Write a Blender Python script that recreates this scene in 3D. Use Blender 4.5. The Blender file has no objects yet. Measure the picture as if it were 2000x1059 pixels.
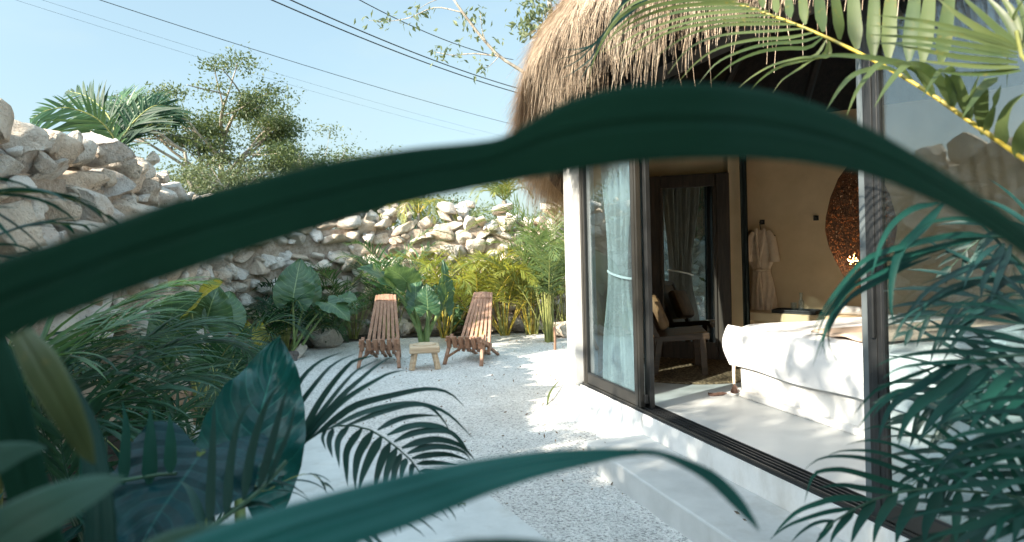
import bpy, bmesh, math, random
import numpy as np
from math import radians as R, sin, cos, pi
from mathutils import Vector, Matrix

random.seed(7)
RNG = np.random.default_rng(7)
SC = bpy.context.scene
COL = SC.collection

# ------------------------------------------------------------------ camera, sky, sun, exposure
EYE, ROLL, F, CX, CY = 1.69, R(1.4), 1333.0, 1000.0, 470.0
cam_d = bpy.data.cameras.new("camera")
cam = bpy.data.objects.new("camera", cam_d)
COL.objects.link(cam)
cam.location = (0, 0, EYE)
cam.rotation_mode = 'QUATERNION'
cam.rotation_quaternion = (Matrix.Rotation(R(90), 3, 'X') @ Matrix.Rotation(-ROLL, 3, 'Z')).to_quaternion()
cam_d.sensor_width = 36.0
cam_d.lens = 24.0
cam_d.shift_y = -(529.5 - CY) / 2000.0
cam_d.clip_start = 0.02
cam_d.clip_end = 2000.0
cam_d.dof.use_dof = True
cam_d.dof.focus_distance = 7.0
cam_d.dof.aperture_fstop = 3.2
SC.camera = cam

SUN_DIR = Vector((-0.79, -0.61, 0.0)).normalized()
SUN_EL = R(28.5)
to_sun = Vector((SUN_DIR.x * cos(SUN_EL), SUN_DIR.y * cos(SUN_EL), sin(SUN_EL)))
sun_d = bpy.data.lights.new("sun", 'SUN')
sun_d.energy = 5.0
sun_d.angle = R(0.53)
sun_d.color = (1.0, 0.90, 0.74)
sun = bpy.data.objects.new("sun", sun_d)
COL.objects.link(sun)
sun.rotation_mode = 'QUATERNION'
sun.rotation_quaternion = to_sun.to_track_quat('Z', 'Y')

W = bpy.data.worlds.new("World")
SC.world = W
W.use_nodes = True
wn, wl = W.node_tree.nodes, W.node_tree.links
wn.clear()
w_out = wn.new('ShaderNodeOutputWorld')
w_bg = wn.new('ShaderNodeBackground')
w_sky = wn.new('ShaderNodeTexSky')
w_sky.sky_type = 'NISHITA'
w_sky.sun_disc = False
w_sky.sun_elevation = SUN_EL
w_sky.sun_rotation = math.atan2(SUN_DIR.x, SUN_DIR.y)
w_sky.dust_density = 2.2
w_sky.air_density = 1.0
w_sky.ozone_density = 1.0
w_geo = wn.new('ShaderNodeTexCoord')
w_map = wn.new('ShaderNodeMapping')
w_map.inputs['Scale'].default_value = (1.0, 1.0, 3.2)
w_noise = wn.new('ShaderNodeTexNoise')
w_noise.inputs['Scale'].default_value = 2.1
w_noise.inputs['Detail'].default_value = 7
w_noise.inputs['Roughness'].default_value = 0.55
w_ramp = wn.new('ShaderNodeValToRGB')
w_ramp.color_ramp.elements[0].position = 0.44
w_ramp.color_ramp.elements[1].position = 0.80
w_mix = wn.new('ShaderNodeMix')
w_mix.data_type = 'RGBA'
w_mix.inputs[7].default_value = (2.6, 3.1, 3.3, 1)      # thin white cloud, in the sky texture's own units
wl.new(w_geo.outputs['Generated'], w_map.inputs['Vector'])
wl.new(w_map.outputs[0], w_noise.inputs['Vector'])
wl.new(w_noise.outputs['Fac'], w_ramp.inputs[0])
wl.new(w_ramp.outputs[0], w_mix.inputs[0])
wl.new(w_sky.outputs[0], w_mix.inputs[6])
w_pale = wn.new('ShaderNodeMix')
w_pale.data_type = 'RGBA'
w_pale.inputs[0].default_value = 0.60                  # thin even veil over the whole sky
w_pale.inputs[7].default_value = (1.58, 2.28, 2.40, 1)
wl.new(w_mix.outputs[2], w_pale.inputs[6])
# extra sky gain on the sun side behind the viewer, added to fill the shade
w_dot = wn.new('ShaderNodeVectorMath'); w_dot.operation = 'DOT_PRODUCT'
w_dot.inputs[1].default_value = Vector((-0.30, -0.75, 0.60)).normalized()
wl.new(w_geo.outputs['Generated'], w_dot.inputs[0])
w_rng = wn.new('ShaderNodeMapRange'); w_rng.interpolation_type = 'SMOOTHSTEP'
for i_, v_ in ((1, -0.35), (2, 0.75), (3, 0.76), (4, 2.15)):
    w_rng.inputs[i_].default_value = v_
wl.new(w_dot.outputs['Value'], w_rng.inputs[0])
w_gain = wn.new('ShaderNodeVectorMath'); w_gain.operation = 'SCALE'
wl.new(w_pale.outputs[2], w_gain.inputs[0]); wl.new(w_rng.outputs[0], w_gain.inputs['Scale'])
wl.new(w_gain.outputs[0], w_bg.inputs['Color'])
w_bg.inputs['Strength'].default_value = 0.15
wl.new(w_bg.outputs[0], w_out.inputs['Surface'])

SC.view_settings.view_transform = 'Standard'
SC.view_settings.look = 'None'
SC.view_settings.gamma = 1.0
SC.view_settings.use_curve_mapping = False
SC.view_settings.exposure = 1.58
SC.render.engine = 'CYCLES'
SC.cycles.max_bounces = 9
SC.cycles.transparent_max_bounces = 12
SC.cycles.diffuse_bounces = 4
SC.cycles.glossy_bounces = 4
SC.cycles.caustics_reflective = False
SC.cycles.caustics_refractive = False
SC.cycles.use_denoising = True
SC.cycles.sample_clamp_indirect = 6.0

# ------------------------------------------------------------------ measuring the place from the photograph
def unroll(px, py):
    dx, dy = px - CX, py - CY
    return dx * cos(ROLL) - dy * sin(ROLL), dx * sin(ROLL) + dy * cos(ROLL)

def P(px, py, d):
    X, Y = unroll(px, py)
    return Vector((X / F * d, d, EYE - Y / F * d))

def G(px, py, z=0.0):
    X, Y = unroll(px, py)
    d = F * (EYE - z) / Y
    return Vector((X / F * d, d, z))

# ------------------------------------------------------------------ helpers: objects
def link(name, data, parent=None):
    o = bpy.data.objects.new(name, data)
    COL.objects.link(o)
    if parent is not None:
        o.parent = parent
    return o

def tag(o, label=None, cat=None, group=None, kind=None):
    if label: o["label"] = label
    if cat: o["category"] = cat
    if group: o["group"] = group
    if kind: o["kind"] = kind
    return o

def thing(name, label, cat, loc=(0, 0, 0), rz=0.0, group=None):
    o = link(name, None)
    o.empty_display_size = 0.1
    o.location = loc
    o.rotation_euler = (0, 0, rz)
    return tag(o, label, cat, group)

def np_mesh(name, V, Q, mats, parent=None, mi=None, smooth=True, uv=None, col=None):
    V = np.asarray(V, dtype=np.float32).reshape(-1, 3)
    Q = np.asarray(Q, dtype=np.int32)
    k = Q.shape[1]
    me = bpy.data.meshes.new(name)
    me.vertices.add(len(V))
    me.vertices.foreach_set("co", V.ravel())
    me.loops.add(Q.size)
    me.loops.foreach_set("vertex_index", Q.ravel())
    me.polygons.add(len(Q))
    me.polygons.foreach_set("loop_start", np.arange(0, Q.size, k, dtype=np.int32))
    if mi is not None:
        me.polygons.foreach_set("material_index", np.asarray(mi, dtype=np.int32))
    me.polygons.foreach_set("use_smooth", np.full(len(Q), bool(smooth)))
    if uv is not None:
        l = me.uv_layers.new(name="UVMap")
        l.data.foreach_set("uv", np.asarray(uv, dtype=np.float32)[Q.ravel()].ravel())
    if col is not None:
        a = me.color_attributes.new("tone", 'FLOAT_COLOR', 'POINT')
        c = np.ones((len(V), 4), dtype=np.float32)
        c[:, :3] = col
        a.data.foreach_set("color", c.ravel())
    for m in (mats if isinstance(mats, (list, tuple)) else [mats]):
        me.materials.append(m)
    me.update(calc_edges=True)
    me.validate()
    return link(name, me, parent)

class MB:
    """Collects shapes and links them as ONE mesh object."""
    def __init__(s):
        s.v, s.f = [], []
    def add(s, V, Fs):
        n = len(s.v)
        s.v += [tuple(p) for p in V]
        s.f += [tuple(i + n for i in f) for f in Fs]
        return s
    def box(s, c, size, M=None, bev=0.0, taper=1.0):
        bm = bmesh.new()
        bmesh.ops.create_cube(bm, size=1.0)
        for v in bm.verts:
            k = taper if v.co.z < 0 else 1.0
            v.co = Vector((v.co.x * size[0] * k, v.co.y * size[1] * k, v.co.z * size[2]))
        if bev > 0:
            bmesh.ops.bevel(bm, geom=bm.edges[:], offset=bev, segments=2, affect='EDGES', profile=0.5)
        bm.verts.index_update()
        M = M or Matrix.Identity(3)
        c = Vector(c)
        s.add([c + M @ v.co for v in bm.verts], [[v.index for v in f.verts] for f in bm.faces])
        bm.free()
        return s
    def bar(s, a, b, w, h, up=(0, 0, 1), bev=0.0):
        a, b = Vector(a), Vector(b)
        d = (b - a)
        L = d.length
        z = d.normalized()
        x = z.cross(Vector(up))
        if x.length < 1e-4: x = Vector((1, 0, 0))
        x.normalize()
        y = z.cross(x)
        M = Matrix((x, y, z)).transposed()
        return s.box((a + b) / 2, (w, h, L), M, bev)
    def tube(s, pts, r, seg=8, cap=True):
        pts = [Vector(p) for p in pts]
        n = len(pts)
        rr = [r] * n if not hasattr(r, '__len__') else r
        V, Fs = [], []
        x = None
        for i, p in enumerate(pts):
            t = (pts[min(i + 1, n - 1)] - pts[max(i - 1, 0)]).normalized()
            if x is None:
                x = t.cross(Vector((0.13, 0.31, 1)))
                if x.length < 1e-3: x = t.cross(Vector((1, 0, 0)))
            x = (x - t * x.dot(t)).normalized()
            y = t.cross(x)
            for k in range(seg):
                a = 2 * pi * k / seg
                V.append(p + (x * cos(a) + y * sin(a)) * rr[i])
        for i in range(n - 1):
            for k in range(seg):
                k2 = (k + 1) % seg
                Fs.append((i * seg + k, i * seg + k2, (i + 1) * seg + k2, (i + 1) * seg + k))
        if cap:
            Fs.append(tuple(range(seg))[::-1])
            Fs.append(tuple((n - 1) * seg + k for k in range(seg)))
        return s.add(V, Fs)
    def lathe(s, prof, c=(0, 0, 0), seg=24, M=None):
        V, Fs = [], []
        c = Vector(c)
        M = M or Matrix.Identity(3)
        for r, z in prof:
            for k in range(seg):
                a = 2 * pi * k / seg
                V.append(c + M @ Vector((r * cos(a), r * sin(a), z)))
        for i in range(len(prof) - 1):
            for k in range(seg):
                k2 = (k + 1) % seg
                Fs.append((i * seg + k, i * seg + k2, (i + 1) * seg + k2, (i + 1) * seg + k))
        return s.add(V, Fs)
    def prism(s, poly, z0, z1):
        n = len(poly)
        V = [(p[0], p[1], z0) for p in poly] + [(p[0], p[1], z1) for p in poly]
        Fs = [tuple(range(n))[::-1], tuple(range(n, 2 * n))]
        Fs += [(i, (i + 1) % n, n + (i + 1) % n, n + i) for i in range(n)]
        return s.add(V, Fs)
    def build(s, name, mat, parent=None, smooth=False):
        me = bpy.data.meshes.new(name)
        me.from_pydata(s.v, [], s.f)
        me.materials.append(mat)
        if smooth:
            me.polygons.foreach_set("use_smooth", [True] * len(me.polygons))
            try: me.set_sharp_from_angle(angle=R(40))
            except Exception: pass
        me.update()
        bm = bmesh.new(); bm.from_mesh(me)
        bmesh.ops.recalc_face_normals(bm, faces=bm.faces)
        bm.to_mesh(me); bm.free()
        return link(name, me, parent)

# ------------------------------------------------------------------ helpers: materials
def mat_new(name):
    m = bpy.data.materials.new(name)
    m.use_nodes = True
    nt = m.node_tree
    nt.nodes.clear()
    out = nt.nodes.new('ShaderNodeOutputMaterial')
    b = nt.nodes.new('ShaderNodeBsdfPrincipled')
    nt.links.new(b.outputs[0], out.inputs[0])
    return m, nt, b, out

def nd(nt, t, **kw):
    n = nt.nodes.new(t)
    for k, v in kw.items():
        if k.startswith('i_'):
            n.inputs[k[2:].replace('_', ' ')].default_value = v
        else:
            setattr(n, k, v)
    return n

def ramp(nt, fac, stops):
    r = nt.nodes.new('ShaderNodeValToRGB')
    e = r.color_ramp.elements
    while len(e) > 1: e.remove(e[-1])
    e[0].position, e[0].color = stops[0][0], (*stops[0][1], 1)
    for p, c in stops[1:]:
        x = e.new(p); x.color = (*c, 1)
    nt.links.new(fac, r.inputs[0])
    return r.outputs[0]

def coords(nt, scale=(1, 1, 1), which='Object'):
    tc = nt.nodes.new('ShaderNodeTexCoord')
    mp = nt.nodes.new('ShaderNodeMapping')
    mp.inputs['Scale'].default_value = scale
    nt.links.new(tc.outputs[which], mp.inputs[0])
    return mp.outputs[0]

def bump(nt, b, h, strength=0.3, dist=0.01):
    bp = nt.nodes.new('ShaderNodeBump')
    bp.inputs['Strength'].default_value = strength
    bp.inputs['Distance'].default_value = dist
    nt.links.new(h, bp.inputs['Height'])
    nt.links.new(bp.outputs[0], b.inputs['Normal'])
    return bp

def mixc(nt, fac, a, b, mode='MIX'):
    m = nt.nodes.new('ShaderNodeMix')
    m.data_type = 'RGBA'
    m.blend_type = mode
    for v, i in ((fac, 0), (a, 6), (b, 7)):
        if hasattr(v, 'is_linked'): nt.links.new(v, m.inputs[i])
        else: m.inputs[i].default_value = v if i == 0 else (*v, 1)
    return m.outputs[2]

def noise(nt, vec, scale, detail=5, rough=0.55):
    n = nd(nt, 'ShaderNodeTexNoise', i_Scale=scale, i_Detail=detail, i_Roughness=rough)
    nt.links.new(vec, n.inputs['Vector'])
    return n.outputs['Fac']

def simple(name, stops, scale=8.0, rough=0.7, bs=0.15, bd=0.005, vscale=(1, 1, 1), detail=6, metallic=0.0, spec=0.5, rrange=None):
    m, nt, b, out = mat_new(name)
    v = coords(nt, vscale)
    f = noise(nt, v, scale, detail)
    nt.links.new(ramp(nt, f, stops), b.inputs['Base Color'])
    b.inputs['Roughness'].default_value = rough
    b.inputs['Metallic'].default_value = metallic
    b.inputs['Specular IOR Level'].default_value = spec
    if rrange:
        rr = nt.nodes.new('ShaderNodeMapRange')
        rr.inputs['To Min'].default_value, rr.inputs['To Max'].default_value = rrange
        nt.links.new(noise(nt, v, scale * 0.6, 4), rr.inputs[0])
        nt.links.new(rr.outputs[0], b.inputs['Roughness'])
    if bs: bump(nt, b, noise(nt, v, scale * 4, 5), bs, bd)
    return m

def leaf_mat(name, dark, light, trans=0.22, tcol=None, rough=0.38, spec=0.45, spots=0.0):
    m, nt, b, out = mat_new(name)
    g = nt.nodes.new('ShaderNodeNewGeometry')
    v = coords(nt)
    f = noise(nt, v, 9.0, 3)
    add = nd(nt, 'ShaderNodeMath', operation='ADD'); nt.links.new(g.outputs['Random Per Island'], add.inputs[0]); nt.links.new(f, add.inputs[1])
    mul = nd(nt, 'ShaderNodeMath', operation='MULTIPLY'); nt.links.new(add.outputs[0], mul.inputs[0]); mul.inputs[1].default_value = 0.55
    c = ramp(nt, mul.outputs[0], [(0.15, dark), (0.85, light)])
    if spots:
        sp = ramp(nt, noise(nt, v, 45, 4, 0.7), [(0.60, (0, 0, 0)), (0.72, (1, 1, 1))])
        c = mixc(nt, sp, c, (0.16, 0.13, 0.03))
    nt.links.new(c, b.inputs['Base Color'])
    rr = nt.nodes.new('ShaderNodeMapRange')
    rr.inputs['To Min'].default_value, rr.inputs['To Max'].default_value = rough - 0.1, rough + 0.18
    nt.links.new(noise(nt, v, 22, 4), rr.inputs[0])
    nt.links.new(rr.outputs[0], b.inputs['Roughness'])
    b.inputs['Specular IOR Level'].default_value = spec
    if trans > 0:
        t = nt.nodes.new('ShaderNodeBsdfTranslucent')
        tc = tcol or tuple(min(1, 2.2 * x) for x in light)
        t.inputs['Color'].default_value = (*tc, 1)
        mx = nt.nodes.new('ShaderNodeMixShader')
        mx.inputs[0].default_value = trans
        nt.links.new(b.outputs[0], mx.inputs[1]); nt.links.new(t.outputs[0], mx.inputs[2])
        nt.links.new(mx.outputs[0], out.inputs[0])
    return m

def big_leaf_mat(name, dark, light, vein, trans=0.2, tcol=None, rough=0.34, spec=0.4):
    """Elephant ear blade: UV u across (-1..1), v along; pale midrib and side veins, quilted bump."""
    m, nt, b, out = mat_new(name)
    uv = nt.nodes.new('ShaderNodeUVMap')
    sx = nt.nodes.new('ShaderNodeSeparateXYZ')
    nt.links.new(uv.outputs[0], sx.inputs[0])
    def mth(op, a, c=None):
        n = nd(nt, 'ShaderNodeMath', operation=op)
        for i, q in enumerate((a, c)):
            if q is None: continue
            if hasattr(q, 'is_linked'): nt.links.new(q, n.inputs[i])
            else: n.inputs[i].default_value = q
        return n.outputs[0]
    au = mth('ABSOLUTE', sx.outputs[0])
    ph = mth('ADD', mth('ADD', mth('MULTIPLY', sx.outputs[1], 8.0), mth('MULTIPLY', au, -2.6)), mth('MULTIPLY', noise(nt, coords(nt), 4.0, 3), 1.6))
    fr = mth('ABSOLUTE', mth('SUBTRACT', mth('FRACT', ph), 0.5))
    rib = mth('LESS_THAN', fr, 0.035)
    mid = mth('LESS_THAN', au, 0.022)
    vn = mth('MAXIMUM', mth('MULTIPLY', rib, 0.55), mid)
    v = coords(nt)
    f = noise(nt, v, 6.0, 5)
    base = ramp(nt, f, [(0.3, dark), (0.72, light)])
    fine = ramp(nt, noise(nt, v, 40, 4, 0.7), [(0.35, (0.75, 0.75, 0.75)), (0.7, (1.15, 1.15, 1.15))])
    base = mixc(nt, 1.0, base, fine, 'MULTIPLY')
    nt.links.new(mixc(nt, vn, base, vein), b.inputs['Base Color'])
    b.inputs['Roughness'].default_value = rough
    b.inputs['Specular IOR Level'].default_value = spec
    hh = mth('ADD', mth('MULTIPLY', fr, 1.0), mth('MULTIPLY', noise(nt, v, 30, 4), 0.25))
    bump(nt, b, hh, 0.55, 0.012)
    t = nt.nodes.new('ShaderNodeBsdfTranslucent')
    t.inputs['Color'].default_value = (*(tcol or tuple(min(1, 2.0 * x) for x in light)), 1)
    mx = nt.nodes.new('ShaderNodeMixShader')
    mx.inputs[0].default_value = trans
    nt.links.new(b.outputs[0], mx.inputs[1]); nt.links.new(t.outputs[0], mx.inputs[2])
    nt.links.new(mx.outputs[0], out.inputs[0])
    return m

def gravel_mat():
    m, nt, b, out = mat_new("coral_gravel")
    v = coords(nt)
    vo = nd(nt, 'ShaderNodeTexVoronoi', i_Scale=88.0)
    nt.links.new(v, vo.inputs['Vector'])
    vo2 = nd(nt, 'ShaderNodeTexVoronoi', i_Scale=38.0)
    nt.links.new(v, vo2.inputs['Vector'])
    bw = nt.nodes.new('ShaderNodeSeparateColor')
    nt.links.new(vo.outputs['Color'], bw.inputs[0])
    c = ramp(nt, bw.outputs[0], [(0.0, (0.24, 0.24, 0.24)), (0.14, (0.42, 0.42, 0.415)), (0.38, (0.61, 0.61, 0.60)), (1.0, (0.75, 0.745, 0.735))])
    big = ramp(nt, noise(nt, v, 1.3, 6, 0.6), [(0.3, (0.80, 0.79, 0.78)), (0.7, (1, 1, 1))])
    c = mixc(nt, 1.0, c, big, 'MULTIPLY')
    sp = ramp(nt, noise(nt, v, 14, 8, 0.75), [(0.64, (0, 0, 0)), (0.70, (1, 1, 1))])
    c = mixc(nt, sp, c, (0.34, 0.32, 0.29))
    nt.links.new(c, b.inputs['Base Color'])
    b.inputs['Roughness'].default_value = 0.9
    b.inputs['Specular IOR Level'].default_value = 0.2
    a1 = nd(nt, 'ShaderNodeMath', operation='MULTIPLY_ADD')
    nt.links.new(vo2.outputs['Distance'], a1.inputs[0]); a1.inputs[1].default_value = 1.4
    nt.links.new(vo.outputs['Distance'], a1.inputs[2])
    a2 = nd(nt, 'ShaderNodeMath', operation='MULTIPLY_ADD')
    nt.links.new(noise(nt, v, 4.5, 5, 0.6), a2.inputs[0]); a2.inputs[1].default_value = 5.0
    nt.links.new(a1.outputs[0], a2.inputs[2])
    bump(nt, b, a2.outputs[0], 0.6, 0.012)
    return m

def stone_mat(name, bright=1.0):
    m, nt, b, out = mat_new(name)
    a = nd(nt, 'ShaderNodeVertexColor', layer_name="tone")
    v = coords(nt)
    f1 = noise(nt, v, 4.5, 8, 0.62)
    k = ramp(nt, f1, [(0.27, (0.74, 0.62, 0.52)), (0.40, (1.0, 0.96, 0.92)), (0.7, (1.08, 1.08, 1.07))])
    c = mixc(nt, 1.0, a.outputs['Color'], k, 'MULTIPLY')
    pit = ramp(nt, noise(nt, v, 26, 7, 0.7), [(0.33, (0.42, 0.33, 0.27)), (0.44, (1, 1, 1))])
    c = mixc(nt, 0.8, c, mixc(nt, 1.0, c, pit, 'MULTIPLY'))
    rust = ramp(nt, noise(nt, v, 2.3, 5, 0.6), [(0.54, (0, 0, 0)), (0.74, (0.42, 0.42, 0.42))])
    c = mixc(nt, rust, c, (0.56, 0.35, 0.21))
    nt.links.new(c, b.inputs['Base Color'])
    b.inputs['Roughness'].default_value = 0.92
    b.inputs['Specular IOR Level'].default_value = 0.2
    h = nd(nt, 'ShaderNodeMath', operation='MULTIPLY_ADD')
    nt.links.new(noise(nt, v, 34, 8, 0.72), h.inputs[0]); h.inputs[1].default_value = 0.6
    nt.links.new(noise(nt, v, 9, 6, 0.65), h.inputs[2])
    bump(nt, b, h.outputs[0], 1.0, 0.10)
    return m

def wood_mat(name, a, c, d, axis=2, scale=6.0, rough=0.6):
    m, nt, b, out = mat_new(name)
    s = [14, 14, 14]; s[axis] = 1.1
    v = coords(nt, tuple(s))
    g = nt.nodes.new('ShaderNodeNewGeometry')
    f = noise(nt, v, scale * 0.5, 6, 0.6)
    ad = nd(nt, 'ShaderNodeMath', operation='MULTIPLY_ADD')
    nt.links.new(g.outputs['Random Per Island'], ad.inputs[0]); ad.inputs[1].default_value = 0.2
    nt.links.new(f, ad.inputs[2])
    nt.links.new(ramp(nt, ad.outputs[0], [(0.3, a), (0.55, c), (0.8, d)]), b.inputs['Base Color'])
    b.inputs['Roughness'].default_value = rough
    bump(nt, b, f, 0.25, 0.004)
    return m

def glass_mat(name, tint, ior=1.65, base_refl=0.0):
    m, nt, b, out = mat_new(name)
    nt.nodes.remove(b)
    t = nt.nodes.new('ShaderNodeBsdfTransparent'); t.inputs[0].default_value = (*tint, 1)
    g = nt.nodes.new('ShaderNodeBsdfGlossy'); g.inputs['Roughness'].default_value = 0.0
    g.inputs['Color'].default_value = (0.92, 0.97, 1.0, 1)
    lw = nt.nodes.new('ShaderNodeLayerWeight'); lw.inputs['Blend'].default_value = 0.5
    f0 = ((ior - 1) / (ior + 1)) ** 2
    pw = nd(nt, 'ShaderNodeMath', operation='POWER'); nt.links.new(lw.outputs['Facing'], pw.inputs[0]); pw.inputs[1].default_value = 4.0
    f = nd(nt, 'ShaderNodeMath', operation='MULTIPLY_ADD'); nt.links.new(pw.outputs[0], f.inputs[0]); f.inputs[1].default_value = 1 - f0; f.inputs[2].default_value = f0
    # faint wiping smears on the pane
    v = coords(nt, (1.0, 1.0, 0.5))
    sm = ramp(nt, noise(nt, v, 2.2, 5, 0.6), [(0.35, (0.004, 0.004, 0.004)), (0.75, (0.022, 0.022, 0.022))])
    df = nt.nodes.new('ShaderNodeBsdfDiffuse'); df.inputs[0].default_value = (0.65, 0.72, 0.75, 1)
    mx = nt.nodes.new('ShaderNodeMixShader')
    nt.links.new(f.outputs[0], mx.inputs[0]); nt.links.new(t.outputs[0], mx.inputs[1]); nt.links.new(g.outputs[0], mx.inputs[2])
    m2 = nt.nodes.new('ShaderNodeMixShader')
    nt.links.new(sm, m2.inputs[0]); nt.links.new(mx.outputs[0], m2.inputs[1]); nt.links.new(df.outputs[0], m2.inputs[2])
    nt.links.new(m2.outputs[0], out.inputs[0])
    return m

def weave_mat(name, c1, c2, s=60.0, rough=0.85, holes=False):
    m, nt, b, out = mat_new(name)
    v = coords(nt)
    w1 = nd(nt, 'ShaderNodeTexVoronoi', i_Scale=s)
    nt.links.new(v, w1.inputs['Vector'])
    f = noise(nt, v, s * 0.35, 5, 0.7)
    c = mixc(nt, f, c1, c2)
    k = ramp(nt, w1.outputs['Distance'], [(0.1, (1.1, 1.1, 1.1)), (0.75, (0.35, 0.35, 0.35))])
    nt.links.new(mixc(nt, 1.0, c, k, 'MULTIPLY'), b.inputs['Base Color'])
    b.inputs['Roughness'].default_value = rough
    b.inputs['Specular IOR Level'].default_value = 0.2
    bump(nt, b, w1.outputs['Distance'], 0.8, -0.01)
    return m

M = {}
M['gravel'] = gravel_mat()
M['soil'] = simple("dark_soil", [(0.3, (0.018, 0.014, 0.010)), (0.7, (0.06, 0.046, 0.034))], 9, 0.95, 0.9, 0.03)
M['land'] = simple("scrub_land", [(0.3, (0.05, 0.07, 0.03)), (0.7, (0.13, 0.13, 0.07))], 0.4, 0.95, 0.5, 0.05)
M['floor'] = simple("polished_cement", [(0.3, (0.50, 0.515, 0.515)), (0.7, (0.60, 0.615, 0.615))], 1.7, 0.4, 0.06, 0.003, detail=9, rrange=(0.3, 0.55))
def weathered(name, base, lo, hi, rough):
    m, nt, b, out = mat_new(name)
    v = coords(nt)
    c = ramp(nt, noise(nt, v, 2.6, 9, 0.62), [(0.3, lo), (0.7, hi)])
    st = ramp(nt, noise(nt, coords(nt, (1, 1, 0.45)), 1.9, 8, 0.68), [(0.52, (1, 1, 1)), (0.72, (0.78, 0.75, 0.71))])
    c = mixc(nt, 1.0, c, st, 'MULTIPLY')
    sp = ramp(nt, noise(nt, v, 38, 6, 0.75), [(0.66, (1, 1, 1)), (0.74, (0.62, 0.58, 0.53))])
    c = mixc(nt, 0.6, c, mixc(nt, 1.0, c, sp, 'MULTIPLY'))
    nt.links.new(c, b.inputs['Base Color'])
    rr = nt.nodes.new('ShaderNodeMapRange'); rr.inputs['To Min'].default_value, rr.inputs['To Max'].default_value = rough - .12, rough + .15
    nt.links.new(noise(nt, v, 3.3, 6), rr.inputs[0]); nt.links.new(rr.outputs[0], b.inputs['Roughness'])
    bump(nt, b, noise(nt, v, 7, 8, 0.6), 0.30, 0.012)
    return m
M['plaster'] = weathered('white_lime_plaster', 0, (0.64, 0.645, 0.64), (0.80, 0.80, 0.795), 0.8)
M['concrete'] = weathered('smooth_cement', 0, (0.44, 0.455, 0.455), (0.60, 0.615, 0.615), 0.6)
M['ochre'] = simple("ochre_lime_plaster", [(0.3, (0.58, 0.45, 0.28)), (0.7, (0.70, 0.56, 0.37))], 3.2, 0.85, 0.25, 0.006, detail=9)
M['stone'] = stone_mat("limestone_rubble")
M['mortar'] = simple("earth_core", [(0.3, (0.22, 0.17, 0.13)), (0.7, (0.50, 0.43, 0.36))], 16, 0.95, 0.8, 0.03)
M['chairwood'] = wood_mat("reddish_cedar", (0.12, 0.055, 0.032), (0.22, 0.112, 0.066), (0.34, 0.20, 0.13), 2, 5)
M['palewood'] = wood_mat("pale_raw_wood", (0.26, 0.18, 0.11), (0.40, 0.30, 0.20), (0.52, 0.41, 0.29), 0, 4)
M['darkwood'] = wood_mat("dark_aged_wood", (0.014, 0.010, 0.008), (0.032, 0.022, 0.016), (0.07, 0.046, 0.032), 2, 5, 0.55)
M['brownwood'] = wood_mat("brown_chair_wood", (0.018, 0.010, 0.007), (0.040, 0.022, 0.013), (0.08, 0.045, 0.026), 0, 5, 0.45)
M['frame'] = simple("bronze_grey_aluminium", [(0.3, (0.040, 0.038, 0.034)), (0.7, (0.062, 0.058, 0.052))], 3, 0.32, 0.03, 0.001, metallic=0.55, rrange=(0.26, 0.42))
M['paleframe'] = simple("pale_grey_aluminium", [(0.3, (0.13, 0.155, 0.165)), (0.7, (0.17, 0.195, 0.205))], 3, 0.35, 0.03, 0.001, metallic=0.4)
M['black'] = simple("black_rubber", [(0.3, (0.008, 0.009, 0.010)), (0.7, (0.018, 0.019, 0.020))], 10, 0.45, 0.1, 0.002)
M['glass'] = glass_mat("door_glass", (0.74, 0.82, 0.84), 1.85)
M['clear'] = glass_mat("drinking_glass", (0.90, 0.93, 0.93), 1.6)
M['linen'] = simple("white_linen", [(0.3, (0.70, 0.71, 0.73)), (0.7, (0.80, 0.81, 0.82))], 5, 0.9, 0.35, 0.01)
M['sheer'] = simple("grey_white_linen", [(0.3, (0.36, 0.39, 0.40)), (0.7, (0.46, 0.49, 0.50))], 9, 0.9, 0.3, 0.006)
M['robe'] = simple("natural_linen", [(0.3, (0.58, 0.47, 0.36)), (0.7, (0.69, 0.58, 0.46))], 18, 0.92, 0.4, 0.006)
M['throw'] = simple("sand_cotton_throw", [(0.3, (0.52, 0.39, 0.30)), (0.7, (0.64, 0.51, 0.41))], 22, 0.95, 0.4, 0.006, vscale=(1, 6, 1))
M['tassel'] = simple("brown_tassel_yarn", [(0.3, (0.09, 0.050, 0.038)), (0.7, (0.18, 0.11, 0.085))], 40, 0.95, 0.4, 0.005)
M['teal'] = simple("dark_teal_curtain", [(0.3, (0.030, 0.045, 0.045)), (0.7, (0.055, 0.075, 0.072))], 8, 0.9, 0.3, 0.006)
M['jute'] = weave_mat("braided_jute", (0.12, 0.085, 0.05), (0.36, 0.27, 0.17), 42)
M['rattan'] = weave_mat("woven_rattan", (0.09, 0.04, 0.02), (0.26, 0.12, 0.055), 70)
M['leather'] = simple("tan_leather", [(0.3, (0.12, 0.065, 0.03)), (0.7, (0.22, 0.13, 0.06))], 12, 0.55, 0.2, 0.004)
M['cable'] = simple("dark_cable", [(0.3, (0.02, 0.022, 0.025)), (0.7, (0.04, 0.042, 0.045))], 5, 0.6, 0.0)
M['bark'] = simple("pale_bark", [(0.3, (0.16, 0.13, 0.10)), (0.7, (0.42, 0.37, 0.31))], 9, 0.9, 0.6, 0.02, vscale=(1, 1, 0.3))
M['cane'] = simple("green_cane", [(0.3, (0.10, 0.13, 0.03)), (0.7, (0.26, 0.26, 0.08))], 9, 0.6, 0.2, 0.004)
M['ycane'] = simple("yellow_rachis", [(0.32, (0.13, 0.13, 0.03)), (0.5, (0.36, 0.27, 0.03)), (0.7, (0.55, 0.41, 0.05))], 22, 0.45, 0.1, 0.003)
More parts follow.
